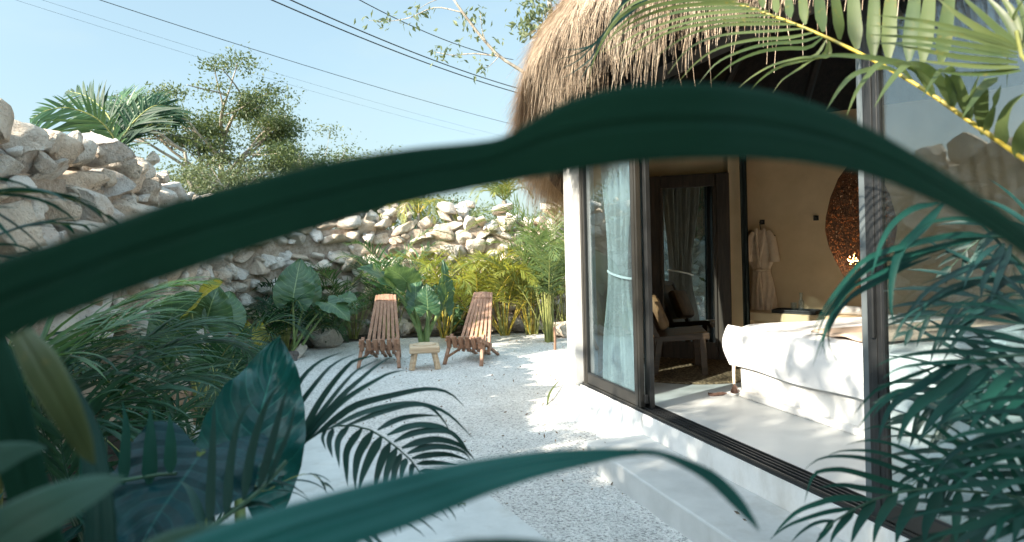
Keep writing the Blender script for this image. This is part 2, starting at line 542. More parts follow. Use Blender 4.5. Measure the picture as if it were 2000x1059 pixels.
M['deadleaf'] = simple("dry_leaf", [(0.3, (0.10, 0.065, 0.04)), (0.7, (0.26, 0.18, 0.11))], 20, 0.9, 0.3, 0.004)
M['petiole'] = simple("green_petiole", [(0.3, (0.09, 0.16, 0.05)), (0.7, (0.20, 0.27, 0.10))], 9, 0.5, 0.1, 0.003)
M['fg'] = leaf_mat("deep_teal_leaf", (0.001, 0.019, 0.019), (0.010, 0.064, 0.046), 0.10, (0.015, 0.17, 0.08), 0.45, 0.16)
M['fgpale'] = leaf_mat("pale_sheen_leaf", (0.020, 0.066, 0.056), (0.055, 0.125, 0.095), 0.15, (0.08, 0.26, 0.16), 0.45, 0.3)
M['fglong'] = leaf_mat("long_teal_leaf", (0.002, 0.048, 0.050), (0.010, 0.105, 0.092), 0.15, (0.015, 0.24, 0.16), 0.42, 0.22)
M['fgarc'] = leaf_mat("dark_arching_leaf", (0.0015, 0.018, 0.016), (0.008, 0.046, 0.028), 0.10, (0.02, 0.11, 0.04), 0.58, 0.10)
M['fgdark'] = leaf_mat("dark_blade_leaf", (0.003, 0.022, 0.022), (0.008, 0.046, 0.040), 0.10, (0.03, 0.12, 0.05), 0.45, 0.3)
M['dkcane'] = simple("dark_green_rachis", [(0.3, (0.012, 0.05, 0.03)), (0.7, (0.03, 0.09, 0.05))], 14, 0.45, 0.1, 0.003)
M['olive'] = leaf_mat("spotted_olive_leaf", (0.030, 0.055, 0.028), (0.06, 0.085, 0.03), 0.12, (0.10, 0.14, 0.04), 0.5, 0.3, spots=1)
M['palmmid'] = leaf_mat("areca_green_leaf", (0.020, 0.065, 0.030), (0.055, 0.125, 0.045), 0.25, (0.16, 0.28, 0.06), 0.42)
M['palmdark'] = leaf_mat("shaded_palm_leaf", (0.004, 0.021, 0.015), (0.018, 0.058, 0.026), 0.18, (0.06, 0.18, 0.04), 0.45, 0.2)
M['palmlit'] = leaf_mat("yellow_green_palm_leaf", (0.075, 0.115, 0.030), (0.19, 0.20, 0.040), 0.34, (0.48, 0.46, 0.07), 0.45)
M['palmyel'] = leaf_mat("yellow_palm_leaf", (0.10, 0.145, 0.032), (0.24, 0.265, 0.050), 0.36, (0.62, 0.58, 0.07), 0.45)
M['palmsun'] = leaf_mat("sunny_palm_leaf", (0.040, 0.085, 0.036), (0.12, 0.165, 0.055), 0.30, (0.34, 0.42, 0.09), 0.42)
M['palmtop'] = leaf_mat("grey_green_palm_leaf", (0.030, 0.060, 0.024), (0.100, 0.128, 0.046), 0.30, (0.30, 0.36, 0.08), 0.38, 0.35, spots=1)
M['ear'] = big_leaf_mat("elephant_ear_green", (0.022, 0.070, 0.040), (0.055, 0.125, 0.060), (0.22, 0.30, 0.14), 0.22, (0.22, 0.34, 0.10))
M['earteal'] = big_leaf_mat("elephant_ear_teal", (0.003, 0.040, 0.044), (0.008, 0.085, 0.078), (0.025, 0.14, 0.115), 0.12, (0.03, 0.22, 0.14), 0.30, 0.34)
M['eardark'] = big_leaf_mat("elephant_ear_old_blade", (0.002, 0.018, 0.024), (0.005, 0.042, 0.048), (0.010, 0.060, 0.060), 0.08, (0.02, 0.12, 0.10), 0.40, 0.12)
M['shadepole'] = simple("shade_dark_pole", [(0.3, (0.006, 0.005, 0.004)), (0.7, (0.014, 0.010, 0.008))], 10, 0.7, 0.2)  # gloom under the roof put into the near-black pole colour
M['sweep'] = leaf_mat("sweeping_frond_leaf", (0.005, 0.032, 0.024), (0.028, 0.080, 0.046), 0.2, (0.10, 0.24, 0.09), 0.36, 0.4)
M['earyel'] = big_leaf_mat("elephant_ear_yellowing", (0.20, 0.20, 0.03), (0.42, 0.36, 0.04), (0.45, 0.40, 0.15), 0.3, (0.6, 0.5, 0.06))
M['treeleaf'] = leaf_mat("tree_leaf", (0.030, 0.055, 0.022), (0.085, 0.115, 0.040), 0.25, (0.20, 0.24, 0.06), 0.5)
M['treepale'] = leaf_mat("pale_tree_leaf", (0.055, 0.085, 0.045), (0.13, 0.155, 0.075), 0.25, (0.24, 0.28, 0.10), 0.5)

def thatch_mat(name, a, b_, c, d):
    m, nt, b, out = mat_new(name)
    g = nt.nodes.new('ShaderNodeNewGeometry')
    v = coords(nt)
    f = noise(nt, v, 1.6, 4)
    ad = nd(nt, 'ShaderNodeMath', operation='MULTIPLY_ADD')
    nt.links.new(f, ad.inputs[0]); ad.inputs[1].default_value = 0.7
    mu = nd(nt, 'ShaderNodeMath', operation='MULTIPLY'); nt.links.new(g.outputs['Random Per Island'], mu.inputs[0]); mu.inputs[1].default_value = 0.62
    nt.links.new(mu.outputs[0], ad.inputs[2])
    nt.links.new(ramp(nt, ad.outputs[0], [(0.25, a), (0.5, b_), (0.7, c), (0.95, d)]), b.inputs['Base Color'])
    b.inputs['Roughness'].default_value = 0.75
    b.inputs['Specular IOR Level'].default_value = 0.25
    return m
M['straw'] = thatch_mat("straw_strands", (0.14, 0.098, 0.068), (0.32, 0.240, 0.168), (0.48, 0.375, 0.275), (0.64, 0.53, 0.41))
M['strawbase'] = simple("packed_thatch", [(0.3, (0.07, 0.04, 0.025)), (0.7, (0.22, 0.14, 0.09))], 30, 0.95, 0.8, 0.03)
M['strawunder'] = simple("shade_dark_thatch_underside", [(0.3, (0.006, 0.004, 0.003)), (0.7, (0.022, 0.012, 0.008))], 18, 0.95, 0.6, 0.03)  # inner roof shade is put into this near-black straw colour
M['reed'] = thatch_mat("red_reed", (0.16, 0.06, 0.03), (0.30, 0.12, 0.06), (0.42, 0.22, 0.11), (0.5, 0.33, 0.2))

def mirror_mat():
    m, nt, b, out = mat_new("mirror_silver")
    b.inputs['Metallic'].default_value = 1.0
    b.inputs['Roughness'].default_value = 0.01
    b.inputs['Base Color'].default_value = (0.55, 0.60, 0.60, 1)
    return m
M['mirror'] = mirror_mat()
def glow_mat():
    m, nt, b, out = mat_new("warm_bulb")
    b.inputs['Base Color'].default_value = (0.9, 0.7, 0.4, 1)
    b.inputs['Emission Color'].default_value = (1.0, 0.50, 0.16, 1)
    b.inputs['Emission Strength'].default_value = 14.0
    return m
M['bulb'] = glow_mat()

# ------------------------------------------------------------------ helpers: plants
def nrm(a):
    return a / np.maximum(np.linalg.norm(a, axis=-1, keepdims=True), 1e-9)

def spline(ctrl, n):
    """Catmull-Rom through the control points, n samples evenly spaced by length."""
    c = np.array([list(p) for p in ctrl], dtype=float)
    c = np.vstack([2 * c[0] - c[1], c, 2 * c[-1] - c[-2]])
    out = []
    for i in range(1, len(c) - 2):
        t = np.linspace(0, 1, 24, endpoint=False)[:, None]
        p0, p1, p2, p3 = c[i - 1], c[i], c[i + 1], c[i + 2]
        out.append(0.5 * ((2 * p1) + (-p0 + p2) * t + (2 * p0 - 5 * p1 + 4 * p2 - p3) * t ** 2 + (-p0 + 3 * p1 - 3 * p2 + p3) * t ** 3))
    pts = np.vstack(out + [c[-2][None]])
    s = np.concatenate([[0], np.cumsum(np.linalg.norm(np.diff(pts, axis=0), axis=1))])
    q = np.linspace(0, s[-1], n)
    return np.stack([np.interp(q, s, pts[:, k]) for k in range(3)], axis=1), s[-1]

def strips(C, Wd, Nn, width, fold):
    """C (n,k,3) centre lines, Wd side dirs, Nn normals, width (n,k): three verts across, folded along the midrib."""
    n, k = C.shape[:2]
    L = C - Wd * width[..., None] + Nn * (fold * width)[..., None]
    Rr = C + Wd * width[..., None] + Nn * (fold * width)[..., None]
    V = np.stack([L, C, Rr], axis=2).reshape(-1, 3)
    base = (np.arange(n)[:, None] * k + np.arange(k - 1)[None]) * 3
    base = base.ravel()
    q1 = np.stack([base, base + 1, base + 4, base + 3], axis=1)
    q2 = np.stack([base + 1, base + 2, base + 5, base + 4], axis=1)
    return V, np.vstack([q1, q2])

def np_tube(pts, r0, r1, seg=6, power=1.0):
    n = len(pts)
    T = nrm(np.gradient(pts, axis=0))
    ref = np.array([0.21, 0.37, 0.9])
    x = nrm(np.cross(T, ref)); y = np.cross(T, x)
    rr = r0 + (r1 - r0) * np.linspace(0, 1, n) ** power
    a = np.arange(seg) * 2 * pi / seg
    V = pts[:, None] + (x[:, None] * np.cos(a)[None, :, None] + y[:, None] * np.sin(a)[None, :, None]) * rr[:, None, None]
    i = np.arange(n - 1)[:, None] * seg
    kk = np.arange(seg)[None]
    k2 = (kk + 1) % seg
    Q = np.stack([i + kk, i + k2, i + seg + k2, i + seg + kk], axis=-1).reshape(-1, 4)
    return V.reshape(-1, 3), Q

def frond(ctrl, parent, lm, rm, n=26, L=0.4, w=0.014, t0=0.25, al=(70, 25), be=18, droop=0.7, rr=0.007, seed=0, sides=(1, -1),
          up=(0, 0, 1), fold=0.35, prof=None, seg=6, jit=0.12, name="frond", Lside=(1.0, 1.0), curl=0.0, aim=None):
    rg = np.random.default_rng(seed + 1000)
    m = 60
    C, length = spline(ctrl, m)
    T = nrm(np.gradient(C, axis=0))
    S = np.cross(T, np.array(up, dtype=float)); S = nrm(S)
    N = nrm(np.cross(S, T))
    Vr, Qr = np_tube(C, rr, rr * 0.25, 6, 0.8)
    allV, allQ, mi = [Vr], [Qr], [np.ones(len(Qr), int)]
    off = len(Vr)
    for si, sd in enumerate(sides):
        t = np.linspace(t0, 0.995, n) + rg.normal(0, 0.25, n) / n * (1 - t0)
        t = np.clip(t, t0, 0.999)
        ix = t * (m - 1)
        def at(A): return np.stack([np.interp(ix, np.arange(m), A[:, k]) for k in range(3)], axis=1)
        p, tt, ss, nn = at(C), nrm(at(T)), nrm(at(S)), nrm(at(N))
        q = (t - t0) / (1 - t0)
        pr = prof(q) if prof else (0.62 + 0.55 * np.sin(pi * np.clip(q * 0.9 + 0.1, 0, 1)) - 0.50 * q ** 2.2)
        Ls = L * Lside[si] * np.clip(pr, 0.12, None) * (1 + rg.normal(0, 0.06, n))
        a = np.radians(al[0] + (al[1] - al[0]) * q) + rg.normal(0, jit, n)
        bb = np.radians(be) + rg.normal(0, jit, n)
        d = tt * np.cos(a)[:, None] + (ss * sd * np.cos(bb)[:, None] + nn * np.sin(bb)[:, None]) * np.sin(a)[:, None]
        if aim is not None:
            d = nrm(d + np.array(aim)[None] * 0.9)
        d = nrm(d)
        k = seg + 1
        P_ = np.zeros((n, k, 3)); D = np.zeros((n, k, 3))
        cur = p.copy(); dd = d.copy()
        dr = droop * (1 + rg.normal(0, 0.25, n))
        for j in range(k):
            P_[:, j] = cur; D[:, j] = dd
            g = np.array([0, 0, -1.0])[None] * (dr * (0.35 + 1.3 * j / seg) / seg)[:, None]
            dd = nrm(dd + g + tt * curl / seg)
            cur = cur + dd * (Ls / seg)[:, None]
        lean = nn[:, None] * np.ones((1, k, 1))
        Wd = nrm(np.cross(D, lean))
        Nn = nrm(np.cross(Wd, D))
        s = np.linspace(0, 1, k)
        wp = np.clip(np.minimum(0.35 + 3.5 * s, 1.0) * (1 - s ** 2.6), 0.02, 1)
        width = w * wp[None] * (1 + rg.normal(0, 0.12, n))[:, None] * (0.65 + 0.35 * np.clip(Ls / (L + 1e-6), 0, 1))[:, None]
        V, Q = strips(P_, Wd, Nn, width, fold)
        allV.append(V); allQ.append(Q + off); mi.append(np.zeros(len(Q), int)); off += len(V)
    return np_mesh(name, np.vstack(allV), np.vstack(allQ), [lm, rm], parent, np.concatenate(mi))

def clump(name, base, label, cat, group, nf=12, H=1.8, spread=0.9, lm=None, rm=None, seed=0, n=24, L=0.38, w=0.012, canes=5, az=(0, 2 * pi), el=(50, 85), droop=0.8, cane_mat=None):
    """Feathery palm: canes at the base, arching fronds fanning out."""
    rg = random.Random(seed)
    t = thing(name, label, cat, base, 0, group)
    for i in range(nf):
        a = az[0] + (az[1] - az[0]) * ((i + rg.random()) / nf)
        e = R(rg.uniform(*el))
        hl = H * rg.uniform(0.75, 1.12)
        dx, dy = cos(a), sin(a)
        b0 = Vector((dx * 0.08 * rg.random(), dy * 0.08 * rg.random(), 0.0))
        r1 = hl * 0.55
        p1 = b0 + Vector((dx * cos(e) * r1, dy * cos(e) * r1, sin(e) * r1))
        e2 = e - R(rg.uniform(18, 35))
        p2 = p1 + Vector((dx * cos(e2), dy * cos(e2), sin(e2))) * hl * 0.38
        e3 = e2 - R(rg.uniform(40, 70))
        p3 = p2 + Vector((dx * cos(e3), dy * cos(e3), sin(e3))) * hl * 0.30 * spread
        frond([b0, p1, p2, p3], t, lm, rm or M['cane'], n=n, L=L * rg.uniform(0.85, 1.1), w=w, t0=0.34, al=(62, 22), be=22, droop=droop, rr=0.010, seed=seed * 50 + i, jit=0.15)
    for i in range(canes):
        a = rg.random() * 2 * pi
        x, y = 0.12 * cos(a) * rg.random(), 0.12 * sin(a) * rg.random()
        MB().tube([(x, y, -0.02), (x * 1.5, y * 1.5, H * 0.18), (x * 2.2, y * 2.2, H * 0.36)], [0.022, 0.018, 0.012], 7).build("stem", cane_mat or M['cane'], t, True)
    return t

def ear_blade(base, tip_dir, normal, L, Wd, mat, parent, seed=0, cup=0.12, droop=0.25, wav=0.03, lobe=0.30, name="leaf"):
    """Heart-shaped elephant ear blade, petiole joint at base."""
    rg = np.random.default_rng(seed)
    t = np.array(tip_dir, float); t /= np.linalg.norm(t)
    nrmv = np.array(normal, float); nrmv -= t * nrmv.dot(t); nrmv /= np.linalg.norm(nrmv)
    sd = np.cross(t, nrmv)
    ns, nv = 34, 22
    s = np.linspace(0, 1, ns)[:, None] * np.ones((1, nv + 1))
    v = np.linspace(-1, 1, nv + 1)[None] * np.ones((ns, 1))
    wprof = np.interp(s, [0, .06, .15, .3, .45, .6, .75, .88, .95, 1], [.62, .80, .93, 1.0, .95, .80, .57, .31, .15, 0.012])
    av = np.abs(v)
    along = s - lobe * (av ** 1.15) * (1 - s) ** 1.6 + 0.05 * (av ** 4) * (1 - s)
    across = v * wprof * Wd * 0.5 / L
    # lobes close in behind the petiole
    ph = rg.uniform(0, 6.28, 6)
    edge = wav * (np.sin(s * 15 + ph[0] + np.sign(v) * 1.3) * av ** 2 + 0.6 * np.sin(s * 31 + ph[1] + np.sign(v)) * av ** 3)
    quilt = 0.010 * np.abs(np.sin((s * 8 - av * 2.6 + 0.3 * np.sin(s * 5 + v * 2)) * pi)) * np.minimum(av * 4, 1)
    h = cup * av ** 1.5 * wprof * 0.5 - droop * s ** 2 + edge - quilt + 0.012 * np.sin(s * 7 + v * 5 + ph[2])
    V = np.array(base)[None, None] + L * (along[..., None] * t + across[..., None] * sd + h[..., None] * nrmv)
    i = (np.arange(ns - 1)[:, None] * (nv + 1) + np.arange(nv)[None]).ravel()
    Q = np.stack([i, i + 1, i + nv + 2, i + nv + 1], axis=1)
    uv = np.stack([v.ravel(), s.ravel()], axis=1)
    o = np_mesh(name, V.reshape(-1, 3), Q, mat, parent, uv=uv)
    # midrib as a raised cord
    return o

def petiole(parent, pts, r0, r1, mat=None):
    C, _ = spline(pts, 16)
    V, Q = np_tube(C, r0, r1, 8)
    return np_mesh("stalk", V, Q, mat or M['petiole'], parent)

def blade(ctop, cbot, depth, mat, parent, name="leaf", ridge=0.007, npt=70, nx=13, belly=0.02, seed=0):
    """A long close leaf: its two edges measured in the photograph, at its own distance; ribbed lengthwise and cupped across, with thickness."""
    A, _ = spline([P(x, y, d) for (x, y), d in zip(ctop, depth)], npt)
    B, _ = spline([P(x, y, d) for (x, y), d in zip(cbot, depth)], npt)
    u = np.linspace(0, 1, nx)
    T = nrm(np.gradient((A + B) / 2, axis=0))
    N = nrm(np.cross(T, B - A))
    if N[npt // 2][1] > 0: N = -N
    wid = np.linalg.norm(B - A, axis=1)
    out = []
    for k, off in ((0, 0.0), (1, 0.0012)):
        pr = (np.cos((u - 0.5) * 2 * pi * 2.5) * ridge + belly * 10 * (0.25 - (u - 0.5) ** 2) - 0.06 * np.exp(-((u - 0.5) / 0.05) ** 2))
        V = A[:, None] * (1 - u)[None, :, None] + B[:, None] * u[None, :, None] + N[:, None] * ((pr[None, :] * wid[:, None]) - off)[..., None]
        out.append(V.reshape(-1, 3))
    i = (np.arange(npt - 1)[:, None] * nx + np.arange(nx - 1)[None]).ravel()
    Q = np.stack([i, i + 1, i + nx + 1, i + nx], axis=1)
    n0 = npt * nx
    e0 = np.arange(npt - 1) * nx
    E1 = np.stack([e0, e0 + nx, e0 + nx + n0, e0 + n0], axis=1)
    e1 = e0 + nx - 1
    E2 = np.stack([e1, e1 + nx, e1 + nx + n0, e1 + n0], axis=1)
    return np_mesh(name, np.vstack(out), np.vstack([Q, (Q + n0)[:, ::-1], E1, E2]), mat, parent)

def straps(leaves, parent, mats, rachis=(), name="frond", fold=0.28, seed=0, seg=18):
    """Leaflets measured one by one: each (pixel points from its joint to its tip, depth at joint, depth at tip, width in pixels)."""
    rg = np.random.default_rng(seed + 77)
    Vs, Qs, mi, off = [], [], [], 0
    for pts, d0, d1, w in leaves:
        m = len(pts)
        ctrl = [P(x, y, d0 + (d1 - d0) * (i / (m - 1)) ** 1.3) for i, (x, y) in enumerate(pts)]
        C, L = spline(ctrl, seg)
        T = nrm(np.gradient(C, axis=0))
        view = nrm(C - np.array([0, 0, EYE]))
        N = nrm(-view + rg.normal(0, 0.25, 3)[None] + np.array([0, 0, 0.45])[None])
        Wd = nrm(np.cross(T, N)); Nn = nrm(np.cross(Wd, T))
        q = np.linspace(0, 1, seg)
        wp = np.clip(np.minimum(0.30 + 4.5 * q, 1.0) * (1 - q ** 2.4), 0.03, 1)
        dm = 0.5 * (d0 + d1)
        width = wp * (w * 0.5 / F * dm) * 1.08
        V, Q = strips(C[None], Wd[None], Nn[None], width[None], fold * rg.uniform(0.5, 1.3))
        Vs.append(V); Qs.append(Q + off); mi.append(np.zeros(len(Q), int)); off += len(V)
    for pts, r0, r1 in rachis:
        C, L = spline(pts, 40)
        V, Q = np_tube(C, r0, r1, 8)
        Vs.append(V); Qs.append(Q + off); mi.append(np.ones(len(Q), int)); off += len(V)
    return np_mesh(name, np.vstack(Vs), np.vstack(Qs), mats, parent, np.concatenate(mi))

def leaf_cloud(name, pts, size, mat, parent, seed=0, aspect=0.42, hang=0.3):
    rg = np.random.default_rng(seed)
    n = len(pts)
    d = nrm(rg.normal(0, 1, (n, 3)) + np.array([0, 0, -hang]))
    w = nrm(np.cross(d, rg.normal(0, 1, (n, 3))))
    nn = np.cross(w, d)
    s = size * rg.uniform(0.6, 1.3, n)[:, None]
    a = pts; b = pts + d * s * 0.5 + w * s * aspect * 0.5 + nn * s * 0.08
    c = pts + d * s; e = pts + d * s * 0.5 - w * s * aspect * 0.5 + nn * s * 0.08
    V = np.stack([a, b, c, e], axis=1).reshape(-1, 3)
    Q = np.arange(4 * n).reshape(-1, 4)
    return np_mesh(name, V, Q, mat, parent, smooth=False)

def tree(base, H, crown_r, label, group, seed=0, leaves=6000, lsize=0.12, flat=0.55, mat=None, trunk_r=0.12, levels=3, clump_r=0.5, open_=0.5, lean=(0, 0), name="broadleaf_tree", first=0.35):
    rg = random.Random(seed)
    t = thing(name, label, "tree", base, 0, group)
    mb = MB()
    tips = []
    def grow(p, d, L, r, lev):
        pts = [p]
        q = p.copy(); dd = d.copy()
        for k in range(4):
            dd = (dd + Vector((rg.gauss(0, .13), rg.gauss(0, .13), rg.gauss(0.03, .08)))).normalized()
            q = q + dd * L / 4
            pts.append(q.copy())
        mb.tube(pts, [r * (1 - 0.13 * k) for k in range(5)], 6 if lev else 9)
        if lev >= levels:
            tips.append((pts[-1], 1.0)); tips.append((pts[2], 0.6))
            return
        nb = rg.choice((3, 4)) if lev else 5
        for i in range(nb):
            a = rg.random() * 2 * pi
            tilt = R(rg.uniform(28, 62))
            x = dd.orthogonal().normalized(); y = dd.cross(x)
            nd_ = (dd * cos(tilt) + (x * cos(a) + y * sin(a)) * sin(tilt))
            nd_.z = nd_.z * (0.75 if lev else 1) + 0.08
            st = pts[-1] if i < nb - 2 else pts[rg.choice((2, 3))]
            grow(st, nd_.normalized(), L * rg.uniform(0.55, 0.8) , r * 0.52, lev + 1)
    grow(Vector((0, 0, -0.2)), Vector((lean[0], lean[1], 1)).normalized(), H * first, trunk_r, 0)
    rgn = np.random.default_rng(seed)
    tp = np.array([list(p) for p, k in tips])
    kz = (H - 1.3 * clump_r * flat) / tp[:, 2].max()          # grown to its height and spread
    kx = crown_r / np.percentile(np.hypot(tp[:, 0] - tp[:, 0].mean(), tp[:, 1] - tp[:, 1].mean()), 85)
    tp = tp * np.array([kx, kx, kz])
    mb.v = [(x * kx, y * kx, z * kz) for x, y, z in mb.v]
    mb.build("trunk", M['bark'], t, True)
    # keep the crown inside its proportions
    keep = rgn.random(len(tp)) > open_ * 0.5
    tp = tp[keep]
    per = max(1, int(leaves / len(tp)))
    pts = []
    for p in tp:
        k = max(4, int(per * rgn.uniform(0.3, 1.7)))
        o = rgn.normal(0, 1, (k, 3)) * np.array([clump_r, clump_r, clump_r * flat]) * rgn.uniform(0.6, 1.2)
        pts.append(p[None] + o)
    leaf_cloud("crown", np.vstack(pts), lsize, mat or M['treeleaf'], t, seed)
    return t

# ------------------------------------------------------------------ things whose parts are modelled in world coordinates
WORLDLY = []
def wthing(name, label, cat, loc, group=None):
    t = thing(name, label, cat, loc, 0, group)
    WORLDLY.append(t)
    return t

FL = 0.32                                    # room floor above the gravel
A = G(1137, 750, FL); A.z = 0
B = G(1690, 1010, FL); B.z = 0
U = (B - A).normalized()                     # along the glass front, towards the viewer
NN = Vector((-U.y, U.x, 0))                  # into the room
if NN.x < 0: NN = -NN
def H(a, b, z=0.0):
    p = A + U * a + NN * b
    return Vector((p.x, p.y, z))
ROTH = Matrix((U, NN, Vector((0, 0, 1)))).transposed()      # local x = along front, y = into room
LB = (B - A).length


# ------------------------------------------------------------------ the setting: ground, beds, slab
def sheet(name, poly, z, mat, kind='structure'):
    o = MB().add([(p[0], p[1], z) for p in poly], [tuple(range(len(poly)))]).build(name, mat)
    return tag(o, kind=kind)
sheet("land", [(-900, -900), (900, -900), (900, 900), (-900, 900)], -0.03, M['land'])

nx, ny = 130, 150
gx = np.linspace(-6, 8, nx); gy = np.linspace(-5, 13.4, ny)
X_, Y_ = np.meshgrid(gx, gy)
Z_ = 0.012 * np.sin(X_ * 2.1 + 0.6 * Y_) * np.sin(Y_ * 1.7 - 0.4 * X_) + 0.006 * np.sin(X_ * 7.3 + Y_ * 2.2) * np.sin(Y_ * 6.1)
Z_ += RNG.normal(0, 0.002, Z_.shape)
ii = (np.arange(ny - 1)[:, None] * nx + np.arange(nx - 1)[None]).ravel()
tag(np_mesh("gravel_ground", np.stack([X_, Y_, Z_], -1), np.stack([ii, ii + 1, ii + nx + 1, ii + nx], 1), M['gravel']), kind='structure')

bed_edge = [G(250, 930), G(345, 850), G(395, 790), G(440, 745), G(545, 705), G(600, 682), G(690, 668), G(800, 660), G(1000, 652), G(1110, 655)]
bed = [(p.x, p.y) for p in bed_edge] + [(3.0, 11.0), (3.0, 12.7), (-2.4, 12.7), (-3.9, 12.3), (-4.6, 11.2), (-3.8, 6), (-3.7, -3), (-1.2, -3), (-1.0, 2.2), (-1.6, 3.4)]
sheet("planting_bed", bed, 0.024, M['soil'])

slab = [(0.62, 2.72), (0.08, 3.86), (-0.214, 4.43), (-1.75, 6.02), (-2.6, 5.6), (-1.9, 3.6), (-0.9, 1.2), (1.0, 1.2)]
pv = MB().prism(slab, -0.05, 0.06)
tag(pv.build("cement_path", M['concrete']), kind='structure')

# ------------------------------------------------------------------ dry stone wall round the garden
def ico(sub):
    bm = bmesh.new(); bmesh.ops.create_icosphere(bm, subdivisions=sub, radius=1.0)
    V = np.array([list(v.co) for v in bm.verts]); Fs = np.array([[v.index for v in f.verts] for f in bm.faces])
    bm.free(); return V, Fs
ICO3, ICO2 = ico(4), ico(3)
def rock_np(size, rg, hi=True, cuts=15):
    V, Fs = (ICO3 if hi else ICO2)
    V = V.copy()
    V = np.sign(V) * np.abs(V) ** 0.70          # blockier
    for k in range(cuts):
        n = rg.normal(0, 1, 3); n /= np.linalg.norm(n)
        lim = rg.uniform(0.40, 0.80)
        dd = V @ n
        V -= np.outer(np.clip(dd - lim, 0, None), n) * 0.97
    for fr, am in ((3.1, 0.045), (6.7, 0.022), (14, 0.010)):
        ph = rg.uniform(0, 6.28, (3, 3)); K = rg.normal(0, fr, (3, 3))
        V += am * np.stack([np.sin(V @ K[i] + ph[i, 0]) for i in range(3)], 1)
    return V * np.array(size) / 2 * 1.28, Fs
TONES = np.array([[.80, .76, .70], [.76, .70, .63], [.82, .79, .75], [.74, .62, .51], [.72, .69, .66], [.78, .67, .56], [.82, .80, .77], [.75, .67, .58]])
path = [(-3.55, -4.5, 2.8, .62), (-3.75, 4.6, 2.82, .50), (-3.84, 5.8, 2.66, .46), (-3.98, 7.0, 2.62, .43), (-4.35, 9.3, 2.52, .39), (-4.65, 11.2, 2.44, .38), (-3.9, 12.45, 2.38, .36), (-2.4, 12.9, 2.34, .35), (0, 13.0, 2.31, .35), (4.2, 13.1, 2.27, .38)]
def stone_wall():
    pts = np.array([p[:2] for p in path]); hs = [p[2] for p in path]; sz = [p[3] for p in path]
    sl = np.concatenate([[0], np.cumsum(np.linalg.norm(np.diff(pts, axis=0), axis=1))])
    def at(s):
        p = np.array([np.interp(s, sl, pts[:, 0]), np.interp(s, sl, pts[:, 1])])
        q = np.array([np.interp(s + .05, sl, pts[:, 0]), np.interp(s + .05, sl, pts[:, 1])])
        t = (q - p); t /= max(np.linalg.norm(t), 1e-6)
        return p, t, np.interp(s, sl, hs), np.interp(s, sl, sz)
    Vs, Fss, cs, off = [], [], [], 0
    def put(c, t, size, hi, rough=1.0):
        nonlocal off
        V, Fs = rock_np(size, RNG, hi)
        a, b = RNG.normal(0, 0.16, 2) * rough
        ca, sa, cb, sb = np.cos(a), np.sin(a), np.cos(b), np.sin(b)
        V = V @ np.array([[ca, 0, sa], [0, 1, 0], [-sa, 0, ca]]).T
        V = V @ np.array([[1, 0, 0], [0, cb, -sb], [0, sb, cb]]).T
        Rz = np.array([[t[0], -t[1], 0], [t[1], t[0], 0], [0, 0, 1]])
        V = V @ Rz.T + c
        tone = TONES[RNG.integers(len(TONES))] * RNG.uniform(0.86, 1.12)
        Vs.append(V); Fss.append(Fs + off); cs.append(np.repeat(tone[None], len(V), 0)); off += len(V)
    z = -0.05
    total = sl[-1]
    row = 0
    while z < 2.9:
        s = RNG.uniform(-0.3, 0)
        rh_min = 9
        while s < total:
            p, t, h, k = at(max(s, 0))
            w = k * RNG.uniform(0.65, 1.45)
            pm, t, h, k = at(np.clip(s + w / 2, 0, total))
            hgt = k * RNG.uniform(0.48, 0.80)
            y = pm[1]
            if z + hgt * 0.62 < h:
                top = z + hgt * 0.9 > h - 0.12
                out = np.array([t[1], -t[0]])              # towards the garden
                cc = pm + out * RNG.uniform(-0.06, 0.07)
                put(np.array([cc[0], cc[1], z + hgt / 2 + RNG.uniform(-.06, .06)]), t, (w * 1.02, 0.55 * RNG.uniform(.8, 1.1), hgt * 1.04), 2.0 < y < 8, 1.3)
                if top:                                     # the cap, two stones deep
                    cc2 = pm - out * 0.36
                    put(np.array([cc2[0], cc2[1], z + hgt * 0.22]), t, (w * 1.1, 0.55, hgt * RNG.uniform(.8, 1.15)), 2 < y < 8, 1.4)
                if RNG.random() < 0.9:                     # small packing stones in the joints
                    c3 = pm + t * w * RNG.uniform(.3, .6) + out * 0.12
                    q = k * RNG.uniform(0.20, 0.42)
                    put(np.array([c3[0], c3[1], z + RNG.uniform(0.0, hgt)]), t, (q * 1.3, q, q), False, 2)
            s += w * 0.95
        z += 0.23 if row % 2 else 0.26
        row += 1
    w = wthing("dry_stone_wall", "curved dry stone garden wall of rough pale limestone with orange stains", "wall", (-3.7, 5, 0))
    np_mesh("stonework", np.vstack(Vs), np.vstack(Fss), M['stone'], w, smooth=True, col=np.vstack(cs))
    core = MB()
    for i in range(len(path) - 1):
        p, q = Vector((*path[i][:2], 0)), Vector((*path[i + 1][:2], 0))
        t = (q - p).normalized(); o = Vector((t.y, -t.x, 0))
        hh = min(path[i][2], path[i + 1][2]) - 0.36
        core.add([p + o * .06, q + o * .06, q - o * .55, p - o * .55] + [x + Vector((0, 0, hh)) for x in (p + o * .06, q + o * .06, q - o * .55, p - o * .55)],
                 [(0, 1, 5, 4), (1, 2, 6, 5), (2, 3, 7, 6), (3, 0, 4, 7), (4, 5, 6, 7)])
    core.build("earth_core", M['mortar'], w)
    return w
stone_wall()

